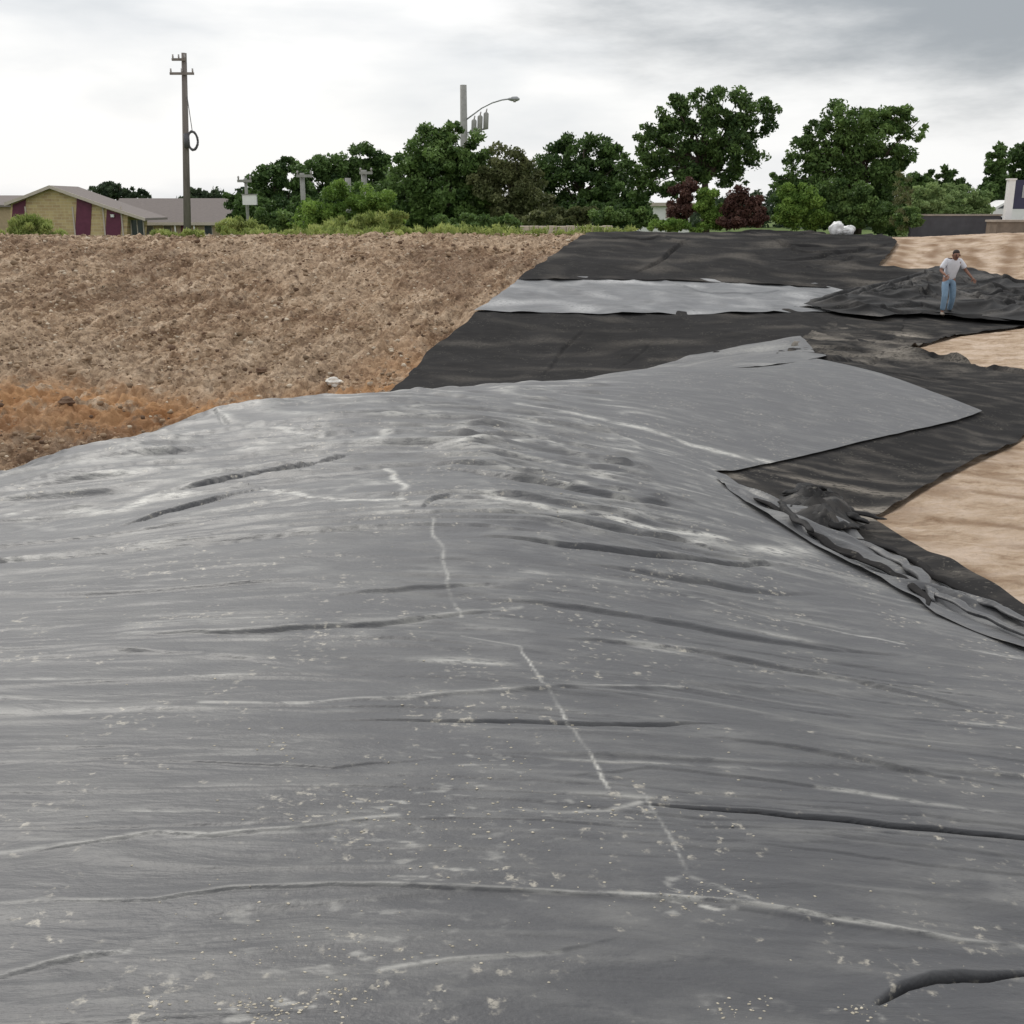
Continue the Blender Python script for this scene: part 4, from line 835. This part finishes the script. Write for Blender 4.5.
for (u1, u2, v) in ((173, 187, 60), (171, 195, 74)):
    a_, b_ = f(u1, v), f(u2, v); mb = MB(); mb.box(((a_[0]+b_[0])/2, -.2, a_[1]), (b_[0]-a_[0], .1, .12)); ca = mb.build('crossarm', WOOD, rt)
    for k in (0, .5, 1):
        x = a_[0]+.06+(b_[0]-a_[0]-.12)*k
        mb = MB(); mb.tube([(x, -.2, a_[1]+.06), (x, -.2, a_[1]+.12), (x, -.2, a_[1]+.16), (x, -.2, a_[1]+.24)], [.02, .055, .035, .045], 10); mb.build('insulator', PORC, ca, True)
mb = MB(); cx, cz = f(194, 141); L = []
for i in range(60):
    a = 2*math.pi*i/59*3; r = .36+.03*math.sin(i*1.7); L.append((cx+r*.72*math.cos(a), -.25+.03*math.sin(i), cz+r*1.25*math.sin(a)))
mb.tube(L, .045, 6); mb.build('cable_coil', DGREY, rt, True)
mb = MB(); c = f(188, 141); mb.tube([(c[0], -.22, c[1]-.35), (c[0], -.22, c[1]+.35)], .15, 10); mb.build('splice_case', DGREY, rt, True)
mb = MB(); mb.tube([(xt*.8+.14, -.12, zt*.78), (cx, -.2, cz+.5)], .022, 6); mb.build('cable', DGREY, rt)
# mast with street light
rt, z0, x0 = pole_root('street_light', 'tall grey mast with a curved lamp arm and hanging cylinders above the green tree', 465, 88, 'street light')
f = lambda u, v: (at(u, v, 88).x-x0, at(u, v, 88).z-z0); zt = f(465, 85)[1]
mb = MB(); mb.tube([(0, 0, 0), (0, 0, zt)], [.34, .25], 14); mb.build('pole', PGREY, rt, True)
mb = MB(); L = [f(466, 120), f(474, 114), f(482, 108), f(492, 103), f(502, 100), f(510, 99)]; mb.tube([(a, -.1, b) for a, b in L], .055, 8); mb.build('lamp_arm', STEEL, rt, True)
mb = MB(); a, b = f(513, 99); mb.tube([(a-.35, -.1, b-.02), (a-.1, -.1, b), (a+.3, -.1, b), (a+.5, -.1, b-.03)], [.08, .17, .18, .06], 12); lh = mb.build('lamp_head', STEEL, rt, True)
mb = MB(); mb.tube([(a+.12, -.1, b-.08), (a+.12, -.1, b-.24)], [.15, .09], 12); mb.build('lens', PORC, lh, True)
for (u, v) in ((473, 128), (479, 124), (485, 121)):
    a, b = f(u, v); mb = MB(); mb.tube([(a+.06, -.35, b-.62), (a+.06, -.35, b-.55), (a+.1, -.35, b+.5), (a+.1, -.35, b+.6)], [.12, .2, .2, .1], 12); c_ = mb.build('transformer', PGREY, rt, True)
    mb = MB(); mb.tube([(a+.1, -.35, b+.58), (a+.16, -.35, b+.85)], .05, 8); mb.build('bushing', PORC, c_, True)
mb = MB(); a, b = f(476, 131); mb.box((a, -.12, b), (1.9, .09, .12), 0, 0, R(-12)); mb.build('bracket', STEEL, rt)
GP = 'poles in front of the tree row'
def small_pole(label, u, vt, Y, arm, r=.12, mat=PGREY, box=None):
    rt, z0, x0 = pole_root('utility_pole', label, u, Y, 'utility pole', GP); f = lambda u, v: (at(u, v, Y).x-x0, at(u, v, Y).z-z0)
    zt = f(u, vt)[1]; mb = MB(); mb.tube([(0, 0, 0), (0, 0, zt)], [r*1.2, r], 12); mb.build('pole', mat, rt, True)
    for (u1, u2, v) in arm:
        a_, b_ = f(u1, v), f(u2, v); mb = MB(); mb.box(((a_[0]+b_[0])/2, -r-.06, a_[1]), (b_[0]-a_[0], .1, .14)); ca = mb.build('crossarm', mat, rt)
        for k in (0, 1):
            x = a_[0]+.06+(b_[0]-a_[0]-.12)*k; mb = MB(); mb.tube([(x, -r-.06, a_[1]+.07), (x, -r-.06, a_[1]+.2), (x, -r-.06, a_[1]+.26)], [.03, .06, .03], 8); mb.build('insulator', PORC, ca, True)
    if box:
        a_, b_ = f(*box[:2]); s_ = Y/F; mb = MB(); mb.box((a_, -r-.2, b_), (box[2]*s_, .3, box[3]*s_)); mb.build('box', WHITE, rt)
        mb = MB(); mb.box((a_, -r-.2, b_+box[3]*s_/2+.03), (box[2]*s_*1.1, .36, .05)); mb.build('box_lid', PGREY, rt)
small_pole('slim grey pole with a crossarm in front of the rounded dark tree', 305, 173, 60, [(297, 313, 176)])
small_pole('short grey pole, left one of the close pair before the dark trees', 350, 178, 62, [], .16)
small_pole('short grey pole with a round cap and arm, right one of the close pair', 366, 170, 62, [(360, 373, 173)], .15)
small_pole('pole carrying a white box right of the long low building', 249, 178, 62, [(238, 252, 181)], .08, PGREY, (251, 200, 13, 9))

# ------------------------------------------------------------------ wall, block, signs at the right of the crest
CONC = simple('grey_concrete', (.33, .29, .25), .9, .2, .2, 3, None, .4); SLATE = simple('dark_slate_wall', (.085, .085, .095), .8, .25, .18, 2, None, .3)
Yw = 49; a = at(912, 216, Yw); b_ = at(1001, 216, Yw); zb = h1(a.x, Yw)-.2; zt_ = a.z
wl = empty('low_wall', ((a.x+b_.x)/2, Yw, zb), 'low dark slate grey wall below the pale green vine mound', 'wall')
mb = MB(); L = b_.x-a.x; mb.box((0, .15, (zt_-zb)/2), (L, .3, zt_-zb)); mb.build('wall_body', SLATE, wl)
mb = MB(); mb.box((0, .15, zt_-zb+.04), (L+.08, .38, .075)); mb.build('coping', CONC, wl)
Yk = 46; a = at(997, 222, Yk); b_ = at(1075, 222, Yk); zb = h1(a.x, Yk)-.6
bk = empty('concrete_block', ((a.x+b_.x)/2, Yk, zb), 'brown concrete block at the crest cut by the right edge below the white post', 'block')
mb = MB(); mb.box((0, .5, (a.z-zb)/2), (b_.x-a.x, 1.0, a.z-zb)); mb.build('block_body', simple('brown_concrete', (.19, .155, .125), .9, .2, .25, 3), bk); mb = MB(); mb.box((0, .5, a.z-zb+.04), (b_.x-a.x+.1, 1.1, .08)); mb.build('capping', CONC, bk)
rt, z0, x0 = pole_root('post_sign', 'thick white post holding a dark blue panel at the right edge', 1005, 47.5, 'sign'); f = lambda u, v: (at(u, v, 47.5).x-x0, at(u, v, 47.5).z-z0)
zt = f(1010, 180)[1]; mb = MB(); mb.box((0, 0, zt/2), (.27, .25, zt)); mb.build('post', WHITE, rt); mb = MB(); mb.box((0, 0, zt+.03), (.34, .32, .06)); mb.build('post_cap', WHITE, rt)
BLUE = simple('dark_blue_panel', (.035, .035, .075), .5, .4, .1); a_, b_ = f(1015, 180), f(1052, 209)
mb = MB(); mb.box(((a_[0]+b_[0])/2, 0, (a_[1]+b_[1])/2), (b_[0]-a_[0], .12, a_[1]-b_[1])); pn = mb.build('panel', BLUE, rt)
mb = MB(); mb.box(((a_[0]+b_[0])/2+.08, -.075, (a_[1]+b_[1])/2+.12), ((b_[0]-a_[0])*.7, .02, .5)); mb.build('panel_inset', STEEL, pn)
# parked white car, mostly hidden
Yc = 60; c = at(1018, 212, Yc); zc = c.z-.85
for _ in (0,):
    car = empty('parked_car', (c.x, Yc, zc), 'white vehicle half hidden behind the dark wall and the white post', 'car')
    prof = [(-2.2, .35), (2.2, .35), (2.25, .75), (2.1, .95), (1.3, 1.02), (.75, 1.42), (-.9, 1.45), (-1.7, 1.02), (-2.2, .95), (-2.3, .7)]
    mb = MB(); mb.prism(prof, -.85, .85); bd = mb.build('body', WHITE, car)
    for pr in ([(-1.45, 1.03), (-.05, 1.03), (-.05, 1.38), (-.85, 1.38)], [(.05, 1.03), (1.12, 1.03), (.68, 1.36), (.05, 1.38)]):
        mb = MB(); mb.prism(pr, -.87, -.852); mb.build('window', GLASS, car)
    RUB = simple('tyre_rubber', (.02, .02, .02), .9, .1, .1)
    for x in (-1.4, 1.4):
        for y in (-.78, .78):
            mb = MB(); mb.tube([(x, y-.11, .33), (x, y+.11, .33)], .33, 20); wh = mb.build('wheel', RUB, car)
            mb = MB(); mb.tube([(x, y-.13, .33), (x, y+.13, .33)], .19, 14); mb.build('rim', STEEL, wh)
    for x in (2.22, -2.26):
        mb = MB(); mb.box((x, -.6, .78), (.08, .3, .14)); mb.build('headlight' if x > 0 else 'tail_light', PORC if x > 0 else MAR, car)
# a slab of ground below the car so that it stands on a small rise
mb = MB(); mb.box((c.x+2, Yc, (zc+h1(c.x, Yc))/2-.1), (12, 4, max(.1, zc-h1(c.x, Yc)+.2))); tag(mb.build('raised_drive', CONC), kind='structure')
# pale slab at the crest
a = at(520, 226, 45); b_ = at(612, 226, 45); zb = h1(a.x, 45)-.2
mb = MB(); n_s = 10
for i in range(n_s): mb.box(((i+.5-n_s/2)*(b_.x-a.x)/n_s, .03*math.sin(i*2), (a.z-zb)/2+.012*math.sin(i*3)), ((b_.x-a.x)/n_s-.015, .7, a.z-zb))
sl = mb.build('concrete_kerb', simple('pale_concrete', (.52, .45, .37), .9, .2, .15, 3, None, .3)); sl.location = ((a.x+b_.x)/2, 45, zb); tag(sl, 'long low pale kerb at the crest behind the corner of the top charcoal sheet', 'kerb')
# white sack at the crest
def lump(name, c, r, sc, mat, seed, parent=None):
    bm = bmesh.new(); bmesh.ops.create_icosphere(bm, subdivisions=4, radius=r); 
    co = np.array([q.co[:] for q in bm.verts])/r; nn = .25*fbm(co[:, 0]*1.6+seed, co[:, 1]*1.6+co[:, 2], seed, 3)+.12*np.abs(fbm(co[:, 0]*4, co[:, 2]*4+seed, seed+3, 2))
    for q, k in zip(bm.verts, nn): q.co = Vector((q.co.x*sc[0], q.co.y*sc[1], q.co.z*sc[2]))*(1+float(k))
    me = bpy.data.meshes.new(name); bm.to_mesh(me); bm.free(); me.polygons.foreach_set('use_smooth', [True]*len(me.polygons)); o = link(name, me, mat, parent); o.location = c; return o
PLAS = simple('white_plastic', (.80, .80, .80), .45, .4, .06)
for (u, v, r, sc, lb_) in ((837, 226, .27, (1, .8, 1), 'upright white sack on the crest in front of the big bushy tree'), (848, 230, .22, (1.2, .9, .8), 'slumped white sack just right of the upright white one')):
    p = at(u, v, 44.3); tag(lump('plastic_sack', (p.x, 44.3, h1(p.x, 44.3)+.10+r*.8), r, sc, PLAS, int(u)), lb_, 'sack')

# ------------------------------------------------------------------ the worker
def skin(name, ve, ed, rad, mat, parent, sub=2, root=0):
    me = bpy.data.meshes.new(name); me.from_pydata(ve, ed, []); o = bpy.data.objects.new(name, me); COL.objects.link(o)
    mo = o.modifiers.new('s', 'SKIN'); mo.use_smooth_shade = True
    for i, r in enumerate(rad):
        r = r if isinstance(r, tuple) else (r, r); me.skin_vertices[0].data[i].radius = r; me.skin_vertices[0].data[i].use_root = (i == root)
    s = o.modifiers.new('d', 'SUBSURF'); s.levels = sub; s.render_levels = sub
    dg = bpy.context.evaluated_depsgraph_get(); m2 = bpy.data.meshes.new_from_object(o.evaluated_get(dg)); bpy.data.objects.remove(o)
    m2.name = name
    if mat is None: return m2
    return link(name, m2, mat, parent)
pz = h1(PX, PY)+.03
wk = empty('person', (PX, PY, pz), 'worker in a white shirt and light blue jeans stepping among the bunched black sheeting', 'person')
SK = simple('skin', (.25, .13, .09), .6, .3, .08); SHIRT = simple('white_shirt', (.66, .67, .72), .85, .2, .08, 6, None, .3); JEAN = simple('faded_jeans', (.19, .28, .38), .85, .2, .18, 7, None, .3); HAIR = simple('dark_hair', (.03, .02, .018), .7, .3, .2, 30); SHOE = simple('brown_shoes', (.20, .17, .14), .7, .3, .2)
J = dict(pel=(0,0,.90), wa=(0,-.02,1.05), ch=(.01,-.11,1.23), nk=(.02,-.18,1.39), hd=(.02,-.26,1.49), top=(.02,-.30,1.565),
 sl=(-.17,-.15,1.35), el=(-.29,-.16,1.12), wl=(-.24,-.38,1.02), sr=(.19,-.14,1.34), er=(.35,-.12,1.12), wr=(.45,-.30,.95),
 hl=(-.09,0,.88), kl=(-.15,-.24,.52), al=(-.15,-.16,.10), fl=(-.18,-.33,.05), hr=(.09,0,.88), kr=(.13,-.02,.47), ar=(.16,.20,.09), fr=(.18,.06,.03))
kk = list(J); ix = {k: i for i, k in enumerate(kk)}
E = [('pel','wa'),('wa','ch'),('ch','nk'),('nk','hd'),('hd','top'),('ch','sl'),('sl','el'),('el','wl'),('ch','sr'),('sr','er'),('er','wr'),('pel','hl'),('hl','kl'),('kl','al'),('al','fl'),('pel','hr'),('hr','kr'),('kr','ar'),('ar','fr')]
rad = dict(pel=.13, wa=.115, ch=.14, nk=.055, hd=.092, top=.075, sl=.06, el=.04, wl=.028, sr=.06, er=.04, wr=.028, hl=.085, kl=.055, al=.035, fl=.03, hr=.085, kr=.055, ar=.035, fr=.03)
body = skin('body', [J[k] for k in kk], [(ix[a], ix[b]) for a, b in E], [rad[k] for k in kk], None, None)
bm = bmesh.new(); bm.from_mesh(body)
for sgn, w, el in ((-1, 'wl', 'el'), (1, 'wr', 'er')):
    wv = Vector(J[w]); d_ = (wv-Vector(J[el])).normalized(); side = d_.cross(Vector((0, 1, .2))).normalized(); pal = wv+d_*.08
    chains = [([wv-d_*.01, wv+d_*.04, pal], [.026, .036, .034])]
    for i, (off, ln) in enumerate(((-.030, .068), (-.010, .078), (.011, .073), (.030, .058))):
        a0 = wv+d_*.07+side*off; cu = Vector((0, -.2, -.5)); chains.append(([a0, a0+d_*ln*.5, a0+d_*ln*.8+cu*ln*.35, a0+d_*ln*.95+cu*ln*.75], [.0095, .009, .0085, .007]))
    t0 = wv+d_*.03-side*.028*sgn; chains.append(([t0, t0-side*.03*sgn+d_*.02, t0-side*.04*sgn+d_*.05], [.011, .010, .008]))
    for p_, r_ in chains:
        m3 = skin('f', [tuple(q) for q in p_], [(i, i+1) for i in range(len(p_)-1)], r_, None, None, 1); bm.from_mesh(m3)
# nose and ears joined to the head
for c_, r_, sc in (((.02,-.362,1.475), .018, (1, 1.1, 1.4)), ((-.073,-.255,1.49), .028, (.4, .8, 1.2)), ((.113,-.255,1.49), .028, (.4, .8, 1.2))):
    bmesh.ops.create_icosphere(bm, subdivisions=2, radius=r_, matrix=Matrix.Translation(c_) @ Matrix.Diagonal((*sc, 1)))
me = bpy.data.meshes.new('body'); bm.to_mesh(me); bm.free(); me.polygons.foreach_set('use_smooth', [True]*len(me.polygons)); link('body', me, SK, wk)
S_ = [(0,-.0,.88),(0,-.02,1.02),(0,-.10,1.21),(.02,-.165,1.36),J['sl'],(-.245,-.155,1.22),(-.272,-.158,1.16),J['sr'],(.275,-.13,1.23),(.315,-.125,1.17)]
skin('shirt', S_, [(0,1),(1,2),(2,3),(2,4),(4,5),(5,6),(2,7),(7,8),(8,9)], [(.165,.14),(.15,.13),(.175,.15),.085,.085,.072,.075,.085,.072,.078], SHIRT, wk)
skin('jeans', [(0,0,.92),(0,0,.86),J['hl'],J['kl'],(-.15,-.165,.14),J['hr'],J['kr'],(.158,.185,.12)], [(0,1),(1,2),(2,3),(3,4),(1,5),(5,6),(6,7)], [.145,.145,.105,.078,.066,.105,.078,.066], JEAN, wk)
for k, f_ in (('al', 'fl'), ('ar', 'fr')):
    a, b = Vector(J[k]), Vector(J[f_]); skin('shoe', [tuple(a+Vector((0,.03,-.02))), tuple(a.lerp(b, .5)+Vector((0,0,-.01))), tuple(b+Vector((0,-.02,0)))], [(0,1),(1,2)], [.05,.048,.038], SHOE, wk)
skin('hair', [(.02,-.215,1.48),(.02,-.235,1.56),(.02,-.28,1.615)], [(0,1),(1,2)], [.085,.095,.066], HAIR, wk)
wk.scale = (1.08, 1.08, 1.08)
for x in (-.034, .034):
    mb = MB(); mb.tube([(x+.02, -.345, 1.505), (x+.02, -.358, 1.503)], [.014, .009], 8); mb.build('eye', HAIR, wk, True)
mb = MB(); mb.tube([(-.006, -.342, 1.438), (.02, -.352, 1.434), (.046, -.342, 1.438)], [.004, .008, .004], 6); mb.build('mouth', MAR, wk, True)
